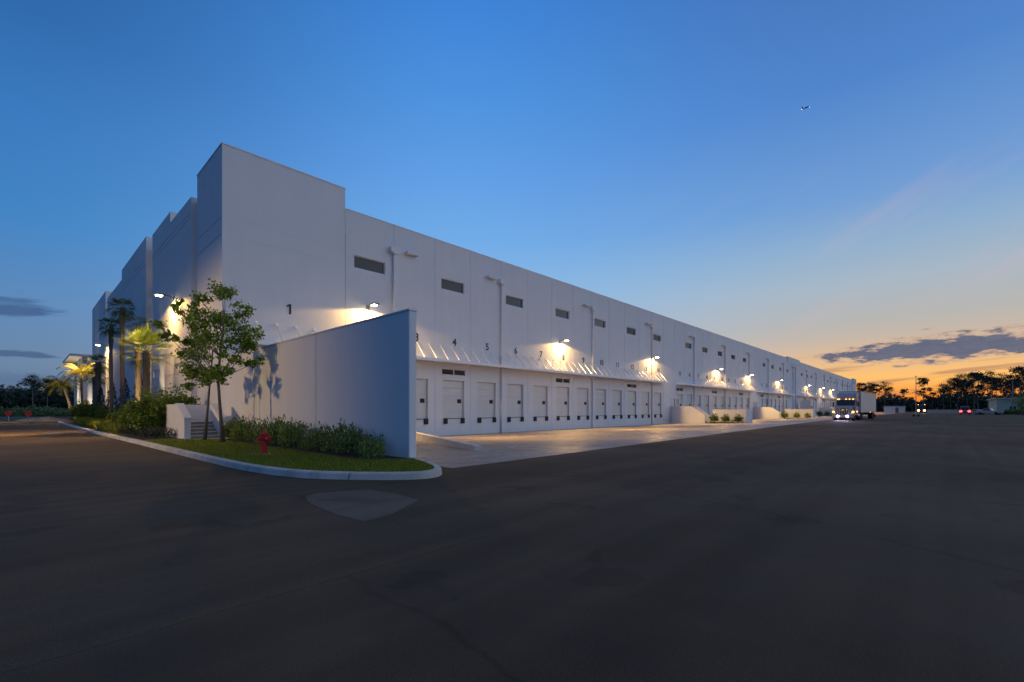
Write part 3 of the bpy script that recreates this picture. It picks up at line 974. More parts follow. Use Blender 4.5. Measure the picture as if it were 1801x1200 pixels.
# ------------------------------------------------------------------ screen wall
sw = thing('screen_wall', 'tall white screen wall running from the warehouse corner behind the hedge', 'wall', (0, 0, 0))
for y0, y1 in ((10.8, 16.7), (16.725, 22.5), (22.525, FY - .004)):
    MB().box(FX + .004, 7.62, y0, y1, -.6, 4.26).build('wall_panel', WHITE, sw, bevel=.015)
MB().box(FX + .03, 7.59, 16.69, 22.535, -.6, 4.255).build('joint_filler', STEP, sw)
MB().box(FX - .012, 7.64, 10.78, FY - .01, 4.263, 4.31).build('coping', TRIM, sw)

# ------------------------------------------------------------------ stairs
st_ = thing('stair', 'white concrete stair with sloped side walls beside the two young trees', 'stair', (0, 0, 0))
m = MB()
for k in range(5):
    m.box(5.28, 6.42, 24.98 + .29 * k, 26.5, .10 + .156 * k, .10 + .156 * (k + 1) - .002)
m.build('steps', STEP, st_)
for k in range(5):
    MB().box(5.28, 6.42, 24.95 + .29 * k, 25.275 + .29 * k, .10 + .156 * (k + 1) - .001, .10 + .156 * (k + 1) + .035).build('tread', CONC, st_)  # treads paler than the steps: lit tops, dark risers put into the colour
def cheek(x0, x1):
    return MB().prism([(24.92, .05), (24.92, 1.08), (26.35, 1.74), (26.6, 1.74), (26.6, .05)], 'x', x0, x1)
for x0, x1, nm in ((5.02, 5.27, 'side_wall'), (6.43, 6.68, 'side_wall')):
    o = cheek(x0, x1).build(nm, WHITE, st_, fixn=True, bevel=.012)
    MB().prism([(24.89, 1.083), (24.89, 1.11), (26.35, 1.785), (26.63, 1.785), (26.63, 1.743), (26.352, 1.743), (24.93, 1.083)], 'x', x0 - .02, x1 + .02).build('coping', TRIM, o, fixn=True)
MB().box(5.3, 7.2, 26.605, 29.6, .05, .88).build('landing', CONC, st_)
MB().box(5.06, 5.29, 26.605, 29.6, .05, 1.74).box(5.295, 7.2, 29.4, 29.6, .89, 1.74).build('guard_wall', WHITE, st_)

def dock_stair(x, label):
    t = thing('stair', label, 'stair', (x, FY, 0), 0, 'concrete stairs between dock groups')
    z0 = -.62
    MB().prism([(-.01, z0), (-.01, .83), (-2.9, .83), (-2.9, z0)], 'x', .2, 3.6).build('landing', CONC, t, fixn=True)
    m = MB()
    for k in range(7):
        m.box(.2, 1.6, -4.9 + .28 * k, -2.905, z0 + .01 + .19 * k, z0 + .19 * (k + 1))
    m.build('steps', STEP, t)
    MB().prism([(-.012, z0), (-.012, 1.92), (-3.0, 1.92), (-4.9, .68), (-4.9, z0 + .1)], 'x', -.05, .195).build('side_wall', WHITE, t, fixn=True, bevel=.015)
    MB().prism([(-2.9, z0), (-2.9, 1.92), (-3.0, 1.92), (-4.9, .68), (-4.9, z0 + .1)], 'x', 1.62, 1.85).build('side_wall', WHITE, t, fixn=True, bevel=.015)
    MB().box(1.86, 3.6, -2.9, -2.66, .835, 1.92).build('guard_wall', WHITE, t)
    return t
dock_stair(63.6, 'white stair with sloped side wall just past the nearest dock canopy')
dock_stair(103.6, 'white stair with sloped side wall past the second dock canopy')
dock_stair(174.6, 'white concrete stair far down the dock front behind the truck')

def low_wall(x, y0, y1, z, h, label):
    t = thing('low_wall', label, 'wall', (x, y0, z), 0, 'low walls in the dock court')
    MB().box(0, 2.3, 0, y1 - y0, -.3, h).build('wall', WHITE, t, bevel=.02)
    MB().box(-.02, 2.32, -.02, y1 - y0 + .02, h + .002, h + .05).build('coping', TRIM, t)
    MB().box(-1.3, -.005, .3, y1 - y0 - .1, -.2, .06).build('planting_bed', SOIL, t)
    return t
low_wall(63.2, 18.0, 22.2, -.27, 1.70, 'low white wall with three shrubs before the first dock stair')
low_wall(103.5, 17.6, 22.4, -.26, 1.75, 'low white wall with three shrubs in front of the second dock stair')
low_wall(142.0, 18.0, 23.0, -.25, 1.7, 'low white wall with shrubs partly hidden left of the truck')
enc = thing('enclosure', 'tall pale boxy enclosure lit on one side behind the second low wall', 'enclosure', (143, 24.9, -.5))
MB().box(0, 3, 0, 2.0, 0, 4.35).build('wall', WHITE, enc, bevel=.03)
MB().box(-.03, 3.03, -.03, 2.03, 4.352, 4.42).build('coping', TRIM, enc)
MB().box(.6, 2.4, -.06, -.004, .35, 2.9).build('gate', GREYM, enc)

# ------------------------------------------------------------------ vegetation
def limb(mb, a, b, r0, r1, bend=.12, n=5):
    a, b = Vector(a), Vector(b)
    ax = (b - a)
    off = Vector((random.gauss(0, 1), random.gauss(0, 1), random.gauss(0, .5))) * ax.length * bend * .5
    pts, rad = [], []
    for k in range(n + 1):
        t = k / n
        pts.append(a + ax * t + off * math.sin(math.pi * t)); rad.append(r0 + (r1 - r0) * t)
    mb.tube(pts, rad, 7)
    return pts

def young_tree(loc, base_pts, fork_z, clumps, label, leaf=.14, dens=1.35, r0=.068):
    """clumps: (across, depth, height, radius) in metres; 'across' runs along the picture's width direction"""
    ax = Vector((.682, -.731, 0)); dp = Vector((.731, .682, 0))
    t = thing('young_tree', label, 'tree', loc)
    tr, lf = MB(), MB()
    top = max(c[2] for c in clumps)
    pts = [Vector((0, 0, -.05))] + [ax * a + Vector((0, 0, h)) for a, h in base_pts]
    rad = [r0 * 1.5] + [r0 * (1 - .62 * h / top) for a, h in base_pts]
    tr.tube(pts, rad, 10)
    spine = pts
    for a, dd, h, rr in clumps:
        c = ax * a + dp * dd + Vector((0, 0, h))
        # branch from the spine point a bit lower
        hb = max(fork_z, h - abs(a - 0) * .8 - .7 - .25 * rr)
        k = min(range(len(spine)), key=lambda q: abs(spine[q].z - min(hb, spine[-1].z)))
        s0 = spine[k]
        pts2 = limb(tr, s0, c, max(.012, .032 * (1 - h / top * .5)), .006)
        n_tw = int(9 * rr / .4)
        for _ in range(n_tw):
            d_ = Vector((random.gauss(0, 1), random.gauss(0, 1), random.gauss(0, .8))).normalized() * rr * random.uniform(.45, 1.05)
            e = c + d_
            tr.tube([pts2[-2], (pts2[-2] + e) / 2 + Vector((0, 0, random.uniform(-.04, .06))), e], [.007, .005, .003], 4, caps=False)
            for _ in range(int(26 * dens)):
                q = e + Vector((random.gauss(0, 1), random.gauss(0, 1), random.gauss(0, .8))) * rr * .26
                nn = Vector((random.gauss(0, 1), random.gauss(0, 1), random.gauss(.4, .8)))
                lf.leaf(q, leaf * random.uniform(.6, 1.2), .55, nn)
    tr.build('trunk', BARK, t, smooth=True)
    lf.build('crown', L_OAK, t)
    return t
rd = lambda: random.uniform(-.7, .7)
z = .0062
def cl2(lst, bx, by, s):
    return [((x - bx) * s, rd(), (by - y) * s, r * s) for x, y, r in lst]
young_tree((5.63, 21.43, .13), [(-.10, 1.2), (-.20, 2.6), (-.12, 3.5), (-.02, 4.4), (.05, 5.2)], 2.5,
           cl2([(520, 115, 66), (575, 150, 50), (640, 240, 62), (345, 150, 58), (330, 245, 70), (420, 300, 85), (520, 320, 85), (620, 330, 72), (700, 400, 66),
                (722, 580, 52), (560, 420, 85), (480, 460, 85), (640, 470, 70), (600, 560, 60), (612, 652, 42), (545, 705, 55), (225, 215, 45), (182, 360, 46),
                (135, 402, 42), (250, 425, 34), (430, 385, 80), (380, 330, 60), (690, 470, 45), (500, 640, 40)], 545, 1120, .0062),
           'taller young tree with open crown nearest the screen wall on the lawn')
young_tree((5.5, 23.61, .13), [(.12, 1.2), (.22, 2.4), (.30, 3.2), (.36, 4.0)], 2.2,
           cl2([(270, 655, 66), (340, 690, 60), (300, 530, 60), (400, 560, 72), (440, 640, 60), (345, 640, 50), (455, 700, 44), (250, 742, 34), (420, 480, 55), (360, 440, 45)], 395, 1100, .00665),
           'smaller young tree with leaning trunk in front of the concrete stair', r0=.058)

def shrub_mesh(h, w, n, leaf, style):
    st, lf = MB(), MB()
    nst = 9 if style != 'cone' else 5
    for k in range(nst):
        a = random.uniform(0, 6.28); rr = w * .5 * random.uniform(.15, .95)
        if style == 'cone': rr *= .3
        e = Vector((math.cos(a) * rr, math.sin(a) * rr, h * random.uniform(.7, 1.0) * (1 - .25 * rr / w)))
        pts = limb(st, (random.gauss(0, .04), random.gauss(0, .04), -.03), e, .012 + .006 * h, .004, .1, 4)
    tips = []
    for k in range(n):
        t = random.random() ** .8
        if style == 'upright':
            a = random.uniform(0, 6.28); u = random.random() ** .5
            top = h * (1 - .25 * u) * (.72 + .28 * math.sin(a * 3 + w * 9) * math.sin(a * 5))
            q = Vector((math.cos(a) * u * w / 2, math.sin(a) * u * w / 2, .06 + t * top))
            up = Vector((random.gauss(0, .35) + q.x / w, random.gauss(0, .35) + q.y / w, 1)); nn = Vector((random.gauss(0, 1), random.gauss(0, 1), .2))
            lf.leaf(q, leaf * random.uniform(.6, 1.3), .42, nn, up)
        elif style == 'cone':
            zz = .1 + (h - .1) * random.random() ** 1.3
            rr = w / 2 * (1 - zz / h) ** .8 * (.55 + .45 * random.random()) + .05
            lay = .82 + .18 * math.sin(zz * 9)
            a = random.uniform(0, 6.28)
            lf.leaf((math.cos(a) * rr * lay, math.sin(a) * rr * lay, zz), leaf * random.uniform(.6, 1.3), .5)
        else:
            a = random.uniform(0, 6.28); ph = math.acos(random.uniform(-.2, 1)); u = random.uniform(.55, 1.0)
            lump = .80 + .2 * math.sin(a * 3 + h * 5) * math.cos(ph * 4 + w)
            q = Vector((math.cos(a) * math.sin(ph) * w / 2, math.sin(a) * math.sin(ph) * w / 2, h * .42 + math.cos(ph) * h * .58)) * u * lump
            q.z = max(q.z, .05)
            lf.leaf(q, leaf * random.uniform(.6, 1.3), .55)
    return st, lf
def make_shrub(label, group, loc, h, w, n, leaf, style, lm, name='shrub', cat='shrub'):
    t = thing(name, label, cat, loc, random.uniform(0, 6.28), group)
    a, b = shrub_mesh(h, w, n, leaf, style)
    a.build('stem', BARK, t); b.build('foliage', lm, t)
    return t
# hedge row along the screen wall
LBH = 'leafy green shrub in the hedge row along the screen wall'
hp = [make_shrub(LBH, 'hedge shrubs along the screen wall', (6.75, 11.3, .13), .95, 1.0, 800, .095, 'upright', L_HEDGE) for _ in range(4)]
ys = [11.3 + .74 * k + (.25 if k % 3 == 1 else 0) for k in range(18)]
for k, y in enumerate(ys):
    loc = (6.80 + random.uniform(-.22, .15), y + random.uniform(-.15, .15), .13)
    s = random.choice((.72, .85, .95, 1.05, 1.2, 1.28))
    if k < 4:
        hp[k].location = loc; hp[k].scale = (s, s, s)
    else:
        dup(hp[k % 4], loc, random.uniform(0, 6.28), s)
# tall bushes before the side wall
tb = make_shrub('tallest bright green bush left of the concrete stair', 'bushes along the side wall', (4.55, 29.6, .13), 2.6, 2.2, 4600, .16, 'round', L_SHRUB, 'bush', 'bush')
B2 = 'bushy green shrub in the dense bed along the side wall'
tb2 = make_shrub(B2, 'bushes along the side wall', (4.7, 31.8, .13), 2.5, 2.2, 4200, .16, 'round', L_SHRUB, 'bush', 'bush')
for (x, y, s) in [(5.9, 30.8, 1.15), (5.6, 33.5, 1.1), (4.5, 34.6, .75), (5.6, 36.8, .95), (4.4, 38.5, .6), (5.5, 40.5, .8), (4.6, 44.0, .6), (5.5, 47.0, .8), (4.9, 53, .7), (5.2, 60, .9), (4.9, 66, 1.0), (4.6, 71.5, 1.0), (5.4, 78, 1.1)]:
    dup(tb2, (x, y, .13), random.uniform(0, 6.28), s, label=B2)
hol = make_shrub('dark conical evergreen shrub between the two tall palms', 'dark evergreens by the side wall', (6.0, 50.5, .13), 4.0, 1.8, 1500, .15, 'cone', L_HOLLY, 'evergreen_shrub', 'evergreen')
dup(hol, (6.1, 44.2, .13), 1.0, 1.02, label='dark conical evergreen shrub right of the tallest palm')
dup(hol, (5.9, 57.5, .13), 2.0, 1.0, label='dark conical evergreen shrub left of the shorter tall palm')
dup(hol, (5.6, 63.0, .13), 3.0, .9, label='dark conical evergreen shrub nearest the leaning palms')
# low plants at the kerb side of the bed
lowp = make_shrub('low mounded plant at the front of the planting bed', 'low plants along the kerb', (4.1, 27.0, .13), .55, .8, 420, .085, 'upright', L_HOLLY, 'low_plant', 'plant')
for k in range(14):
    dup(lowp, (4.05 - .03 * k + random.uniform(-.12, .3), 27.9 + 1.25 * k, .13), random.uniform(0, 6.28), random.uniform(.8, 1.2))
dup(lowp, (4.6, 26.6, .13), 1, 1.1)
# ornamental grass: one soft ground cover
gc = MB()
for k in range(9000):
    y = random.uniform(33, 62); x = 3.55 + (random.random() ** 1.4) * 1.3
    h = random.uniform(.3, .75); a = random.uniform(0, 6.28); w = .016
    lx, ly = random.gauss(0, .18), random.gauss(0, .18)
    i = len(gc.v)
    gc.v += [(x - math.cos(a) * w, y - math.sin(a) * w, .12), (x + math.cos(a) * w, y + math.sin(a) * w, .12), (x + lx, y + ly, .12 + h)]
    gc.f.append((i, i + 1, i + 2))
tag(gc.build('ornamental_grass', L_GRASS), 'tufted ornamental grass along the kerb of the planting bed', 'grass', kind='stuff')
# three shrubs before each low wall
LS = 'round green shrub planted at the foot of a low dock court wall'
ds = make_shrub(LS, 'shrubs at the low walls', (62.3, 18.7, -.25), 1.25, 1.3, 380, .22, 'round', L_SHRUB)
for (x, y, s) in [(62.3, 20.2, 1.0), (62.2, 21.6, 1.05), (102.5, 18.3, 1.0), (102.4, 20.1, 1.1), (102.4, 22.2, 1.2), (141, 19, 1), (141, 21, 1.15), (141, 22.6, 1.2)]:
    dup(ds, (x, y, -.25), random.uniform(0, 6.28), s)

# palms
def fan_leaf(mb, base, d_, up, L_, n=15, spread=1.75, droop=.25):
    d_ = d_.normalized()
    side = d_.cross(up).normalized(); nn = side.cross(d_).normalized()
    pet = base + d_ * L_ * .46
    i = len(mb.v); w = .02
    mb.v += [tuple(base - side * w), tuple(base + side * w), tuple(pet + side * w * .6), tuple(pet - side * w * .6)]
    mb.f.append((i, i + 1, i + 2, i + 3))
    for k in range(n):
        a = (k / (n - 1) - .5) * 2 * spread * .62
        v = d_ * math.cos(a) + side * math.sin(a)
        ln = L_ * .66 * (1 - .25 * abs(a) / 1.2)
        mid = pet + v * ln * .55 + nn * .03
        tip = pet + v * ln - Vector((0, 0, droop * ln * random.uniform(.6, 1.4)))
        pw = v.cross(nn).normalized() * (L_ * .018)
        i = len(mb.v)
        mb.v += [tuple(pet), tuple(mid + pw), tuple(tip), tuple(mid - pw)]
        mb.f.append((i, i + 1, i + 2, i + 3))
def sabal(label, loc, h, r, crown_r, n, name='sabal_palm', boots=False, lm=None, droopy=.3, nup=0.15, stakes=False, tmat=None):
    t = thing(name, label, 'palm', loc)
    tr = MB()
    k_n = 14
    pts = [(math.sin(k * .5) * .03, math.cos(k * .4) * .03 - .03, h * k / k_n - .05 * (k == 0)) for k in range(k_n + 1)]
    rad = [r * (1.25 if k == 0 else 1.0 + .06 * math.sin(k * 1.7)) for k in range(k_n + 1)]
    rad[-2] *= 1.35; rad[-1] *= 1.2; rad[-3] *= 1.2
    tr.tube(pts, rad, 10)
    if boots:
        for k in range(int(h / .085)):
            zz = .5 + k * .085
            if zz > h: break
            for j in range(4):
                a = j * 1.571 + k * .9
                c = Vector((math.cos(a), math.sin(a), 0))
                q = c * r * .95 + Vector((0, 0, zz))
                s_ = Vector((-c.y, c.x, 0)) * .07
                i = len(tr.v)
                e = q + c * .07 + Vector((0, 0, .17))
                tr.v += [tuple(q - s_), tuple(q + s_), tuple(e + s_ * .6), tuple(e - s_ * .6)]
                tr.f.append((i, i + 1, i + 2, i + 3))
    tr.build('trunk', tmat or PALMB, t, smooth=not boots)
    cr = MB()
    for k in range(n):
        a = k * 2.39996 + random.uniform(-.2, .2)
        e = 1.5 - 2.1 * ((k + .5) / n) ** 1.25 - nup + random.uniform(-.12, .12)
        d_ = Vector((math.cos(a) * math.cos(e), math.sin(a) * math.cos(e), math.sin(e)))
        fan_leaf(cr, Vector((0, 0, h - .05)), d_, Vector((0, 0, 1)) if abs(d_.z) < .95 else Vector((1, 0, 0)), crown_r * random.uniform(.85, 1.1), droop=droopy)
    cr.build('crown', lm or L_PALM, t)
    if stakes:
        for a in (0.4, 2.5, 4.6):
            MB().tube([(math.cos(a) * 1.1, math.sin(a) * 1.1, -.02), (math.cos(a) * r, math.sin(a) * r, 1.5)], .04, 6).build('stake', BARK, t)
    return t
sabal('slim sabal palm second tallest left of the tallest one', (5.6, 55.3, .13), 9.0, .15, 1.15, 26, droopy=.5, nup=.45)
sabal('tallest slim sabal palm with small dark crown and wooden stakes', (5.6, 48.5, .13), 9.6, .15, 1.15, 26, droopy=.5, nup=.45, stakes=True)
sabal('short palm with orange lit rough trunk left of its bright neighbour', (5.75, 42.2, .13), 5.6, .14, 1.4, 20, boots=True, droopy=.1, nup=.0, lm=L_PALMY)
sabal('short thick palm with bright lit green crown beside the bushes', (5.6, 38.0, .13), 5.15, .155, 1.8, 28, boots=True, droopy=.05, nup=.0)
sabal('dark palm with ragged crown right of the yellow lit palms', (5.5, 64.5, .13), 6.2, .22, 1.3, 22, boots=True, droopy=.5, nup=.4)
sabal('dark thick palm trunk mostly hidden behind the bushes near entrance', (5.7, 69.0, .13), 5.0, .24, 1.3, 22, boots=True, droopy=.5, nup=.4)
# far small fronds that stick out right of the tallest palm belong to its neighbour
sabal('slim dark palm whose small crown shows beside the wall lamp', (6.3, 46.3, .13), 8.1, .12, .95, 14, droopy=.5, nup=.5)

def feather_palm(label, loc, h, lean, n, frond):
    t = thing('feather_palm', label, 'palm', loc, 0, 'arching feather palms by the entrance')
    tr = MB()
    pts = [(lean[0] * (k / 8) ** 1.6, lean[1] * (k / 8) ** 1.6, h * k / 8 - .05 * (k == 0)) for k in range(9)]
    tr.tube(pts, [.16 - .006 * k for k in range(9)], 8)
    tr.build('trunk', PALMB, t, smooth=True)
    top = Vector(pts[-1]); cr = MB()
    for k in range(n):
        a = k * 2.39996; e = 1.15 - 1.2 * (k / n)
        d0 = Vector((math.cos(a) * math.cos(e), math.sin(a) * math.cos(e), math.sin(e)))
        q = top; pr = []
        v = d0 * (frond / 9)
        for j in range(10):
            pr.append(q.copy()); q = q + v; v = (v + Vector((0, 0, -.035 * frond * (.4 + j * .12)))).normalized() * (frond / 9)
        for j in range(1, 10):
            tdir = (pr[j] - pr[j - 1]).normalized(); sd = tdir.cross(Vector((0, 0, 1)))
            sd = sd.normalized() if sd.length > .05 else Vector((1, 0, 0))
            for m_ in range(3):
                b = pr[j - 1].lerp(pr[j], m_ / 3)
                for s_ in (-1, 1):
                    ln = frond * .24 * (1 - .5 * abs(j - 4) / 6)
                    e_ = b + (sd * s_ * .75 + tdir * .55 + Vector((0, 0, -.5))).normalized() * ln
                    i = len(cr.v); w = tdir * .035
                    cr.v += [tuple(b - w), tuple(b + w), tuple(e_)]
                    cr.f.append((i, i + 1, i + 2))
            i = len(cr.v); w = Vector((0, 0, .02))
            cr.v += [tuple(pr[j - 1] - w), tuple(pr[j - 1] + w), tuple(pr[j] + w), tuple(pr[j] - w)]
            cr.f.append((i, i + 1, i + 2, i + 3))
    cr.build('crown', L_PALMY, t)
    return t
feather_palm('leaning feather palm with drooping yellow fronds furthest left at the entrance', (4.6, 84.0, .13), 4.6, (-.9, 1.0), 16, 2.7)
feather_palm('upright lit yellow feather palm nearer the entrance canopy', (4.9, 73.5, .13), 5.6, (-.1, .2), 18, 2.6)

# landscape uplights
def uplight(loc, target, power, label, color=(1.0, .74, .36), size=70):
    t = thing('garden_uplight', label, 'uplight', loc, 0, 'uplights in the planting bed')
    MB().tube([(0, 0, -.05), (0, 0, .16)], .02, 6).build('stem', GREYM, t)
    d_ = (Vector(target) - Vector(loc)).normalized()
    h = MB().tube([Vector((0, 0, .16)) - d_ * .05, Vector((0, 0, .16)) + d_ * .10], [.05, .065], 10).build('housing', GREYM, t)
    MB().tube([Vector((0, 0, .16)) + d_ * .101, Vector((0, 0, .16)) + d_ * .106], [.05, .05], 10).build('lens', LENS, h)
    spot('uplight_light', Vector((0, 0, .16)) + d_ * .13, Vector(target) - Vector(loc), power, size, .5, color, t, .04)
uplight((5.0, 41.0, .13), (5.75, 42.1, 5.0), 900, 'small garden uplight at the foot of the orange lit palm')
uplight((4.85, 36.6, .13), (5.6, 38.0, 5.4), 900, 'small garden uplight at the foot of the bright green palm', (.95, 1.0, .55))
uplight((4.3, 71.0, .13), (4.9, 73.5, 6.0), 550, 'small garden uplight under the upright feather palm')
uplight((4.0, 81.5, .13), (4.0, 84.5, 4.8), 900, 'small garden uplight under the leaning feather palm')
uplight((6.3, 98.2, .02), (7.4, 98.2, 4.0), 900, 'small uplight washing the nearer entrance bay', (1.0, .78, .45), 110)
uplight((6.3, 103.0, .02), (7.4, 103.0, 4.0), 900, 'small uplight washing the farther entrance bay', (1.0, .78, .45), 110)

# ------------------------------------------------------------------ fire hydrant
hy = thing('fire_hydrant', 'red fire hydrant on the lawn in front of the hedge', 'hydrant', (5.1, 15.2, .13), R(20))
bd = MB().lathe([(.15, -.02), (.15, .03), (.105, .035), (.105, .08), (.085, .09), (.085, .34), (.12, .345), (.12, .375), (.10, .38), (.105, .52), (.125, .525), (.125, .555), (.10, .56)], 18)
bd.build('body', RED, hy, smooth=False)
MB().lathe([(.105, .562), (.10, .62), (.07, .67), (.035, .69), (.03, .73), (.001, .73)], 18).build('bonnet', RED, hy, smooth=True)
for ax_, a, b in (('x', -.10, -.20), ('x', .10, .20), ('y', -.10, -.24)):
    pr = [(.045, a), (.045, (a + b) / 2), (.062, (a + b) / 2 + .001 * (1 if b > a else -1)), (.062, b), (.03, b + .001 * (1 if b > a else -1)), (.03, b + (.03 if b > a else -.03))]
    if ax_ == 'y': pr = [(r_q * 1.35, z_q) for r_q, z_q in pr]
    MB().lathe(pr, 14, (0, 0, .46), ax_).build('outlet', RED, hy, fixn=True)
MB().box(-.4, .4, -.4, .4, -.06, .008).build('concrete_pad', CONC, hy)

# ------------------------------------------------------------------ road end: signs, drain covers
def round_sign(loc, rz, label):
    t = thing('road_sign', label, 'sign', loc, rz)
    MB().tube([(0, 0, -.05), (0, 0, 1.0)], .035, 8).build('post', STEEL, t)
    pts = [(math.cos(R(22.5 + 45 * k)) * .29, math.sin(R(22.5 + 45 * k)) * .29 + 1.06) for k in range(8)]
    MB().prism(pts, 'y', -.06, -.04).build('sign_face', SIGNR, t, fixn=True)
    MB().prism([(-.3, -.02), (.3, -.02), (.3, .02), (-.3, .02)], 'y', -.18, .18).build('foot', BLACK, t)
round_sign((-.91, 71.8, .012), R(0), 'red octagonal sign on a low post furthest left at road end')
round_sign((.50, 67.8, .004), R(0), 'red octagonal sign on a low post nearer the entrance kerb')
for loc, lb in (((1.3, 40.7, .004), 'round metal manhole cover in the nearer part of the lane'), ((2.0, 56.0, .004), 'round metal manhole cover farther up the lane beside the kerb')):
    t = tag(MB().lathe([(.42, 0), (.42, .012), (.36, .014), (.36, .010), (.001, .010)], 24).build('manhole_cover', GREYM), lb, 'manhole')
    t.location = loc

# ------------------------------------------------------------------ semi truck
def wheel(parent, x, y, r=.5, w=.3, side=1):
    o = MB().lathe([(r * .6, -w / 2), (r * .95, -w / 2), (r, -w / 3), (r, w / 3), (r * .95, w / 2), (r * .6, w / 2)], 20, (x, y, r), 'y').build('wheel', TYRE, parent, fixn=True)
    MB().lathe([(r * .58, -.02), (r * .5, .05), (r * .2, .06), (r * .15, .10), (.001, .10)] if side < 0 else [(r * .58, .02), (r * .5, -.05), (r * .2, -.06), (r * .15, -.10), (.001, -.10)], 14, (x, y + side * (w / 2 - .03), r), 'y').build('rim', CHROME, o, fixn=True)
    return o
TR = thing('semi_truck', 'white semi truck with lit headlights and amber lamps pulling a box trailer', 'truck', (75.4, 9.45, .0), R(-1.8))
# hood + cab body profile in x,z (front at x=0 facing -x)
MB().prism([(.12, .65), (.05, 1.0), (.18, 1.72), (1.9, 1.98), (1.9, .65)], 'y', -.86, .86).build('hood', CABP, TR, fixn=True, bevel=.08)
MB().prism([(1.905, .75), (1.905, 1.95), (2.35, 2.80), (2.42, 2.95), (4.7, 2.95), (4.7, .75)], 'y', -1.12, 1.12).build('cab', CABP, TR, fixn=True, bevel=.06)
MB().prism([(2.40, 2.955), (2.75, 3.55), (3.4, 3.85), (4.7, 3.92), (4.7, 2.955)], 'y', -1.1, 1.1).build('roof_fairing', CABP, TR, fixn=True, bevel=.12)
MB().prism([(1.93, 2.04), (2.32, 2.76), (2.30, 2.80), (1.88, 2.04)], 'y', -1.0, 1.0).build('windshield', SCREEN, TR, fixn=True)
for s_ in (-1, 1):
    MB().prism([(2.35, 2.0), (2.62, 2.72), (3.3, 2.72), (3.3, 2.0)], 'y', s_ * 1.123, s_ * 1.135).build('side_window', SCREEN, TR, fixn=True)
    MB().prism([(.25, .62), (.22, 1.05), (.5, 1.35), (1.5, 1.4), (1.75, 1.0), (1.75, .62)], 'y', s_ * .87, s_ * 1.18).build('fender', CABP, TR, fixn=True, bevel=.05)
    MB().box(.16, .26, min(s_ * .70, s_ * 1.0), max(s_ * .70, s_ * 1.0), .84, 1.06).build('headlight', CHROME, TR)
    hl = MB().lathe([(.11, 0), (.12, -.03), (.001, -.05)], 12, (-.15, s_ * .52, .55), 'x').build('headlight', HEADL, TR, fixn=True)
    spot('headlight_beam', (-.26, s_ * .52, .56), (-8, s_ * .6, -.3), 420, 70, .6, (.70, .58, 1.0), TR, .08)
    MB().box(.2, .3, min(s_ * .98, s_ * 1.19), max(s_ * .98, s_ * 1.19), 1.02, 1.24).build('turn_signal', AMBER, TR, bevel=.02)
    MB().box(-.03, .05, min(s_ * .98, s_ * 1.15), max(s_ * .98, s_ * 1.15), .42, .54).build('turn_signal', AMBER, TR, bevel=.02)
    mr_ = MB().box(2.0, 2.12, min(s_ * 1.32, s_ * 1.5), max(s_ * 1.32, s_ * 1.5), 1.85, 2.5).build('wing_mirror', GRILL, TR, bevel=.02)
    MB().tube([(2.1, s_ * 1.1, 2.4), (2.06, s_ * 1.34, 2.4)], .02, 6).tube([(2.1, s_ * 1.1, 1.95), (2.06, s_ * 1.34, 1.95)], .02, 6).build('mirror_arm', GRILL, mr_)
    MB().lathe([(.3, 2.9), (.32, 2.92), (.32, 4.4), (.3, 4.42)], 16, (0, s_ * .95, .62), 'x').build('fuel_tank', CHROME, TR, fixn=True)
    MB().tube([(4.85, s_ * .9, 1.0), (4.85, s_ * .9, 3.6)], .07, 10).build('exhaust_stack', CHROME, TR)
    wheel(TR, 1.05, s_ * 1.0, .5, .3, s_)
    for xx in (5.3, 6.6):
        wheel(TR, xx, s_ * .95, .5, .55, s_)
gr = MB().box(.02, .11, -.52, .52, .82, 1.62).build('grille', GRILL, TR, bevel=.02)
mm = MB()
for k in range(5):
    mm.box(-.005, .018, -.44 + k * .2, -.40 + k * .2, .86, 1.58)
mm.build('grille_bar', CHROME, gr)
MB().prism([(-.12, .30), (-.15, .42), (-.12, .74), (.25, .74), (.25, .30)], 'y', -1.2, 1.2).build('bumper', CABP, TR, fixn=True, bevel=.05)
for y_ in (-.8, -.4, 0, .75, .92):
    MB().box(2.26, 2.36, y_ - .05, y_ + .05, 2.86, 2.93).build('marker_lamp', AMBER, TR)
MB().box(1.9, 7.4, -.42, .42, .55, .95).build('chassis', GRILL, TR)
tl = MB().box(5.1, 20.2, -1.29, 1.29, 1.10, 4.0).build('trailer', TRAILW, TR, bevel=.03)
MB().box(5.1, 20.22, -1.31, 1.31, .98, 1.095).build('side_rail', GREYM, tl)
MB().box(5.08, 20.22, -1.305, 1.305, 4.003, 4.05).build('roof_rail', GREYM, tl)
MB().box(16.0, 19.8, -.5, .5, .62, .975).build('bogie', GRILL, tl)
for s_ in (-1, 1):
    for xx in (16.9, 18.3):
        wheel(tl, xx, s_ * .95, .5, .55, s_)
    MB().box(10.0, 10.15, s_ * .8 - .06, s_ * .8 + .06, .0, .975).build('landing_leg', GRILL, tl)
    MB().box(19.5, 20.1, s_ * 1.0 - .28, s_ * 1.0 + .28, .2, .7).build('mud_flap', BLACK, tl)
    MB().box(13.6, 13.75, s_ * 1.316 - .01, s_ * 1.316 + .01, 1.0, 1.08).build('marker_lamp', AMBER, tl)
MB().box(3.0, 3.15, -1.17, -1.125, 1.1, 1.25).build('marker_lamp', AMBER, TR)

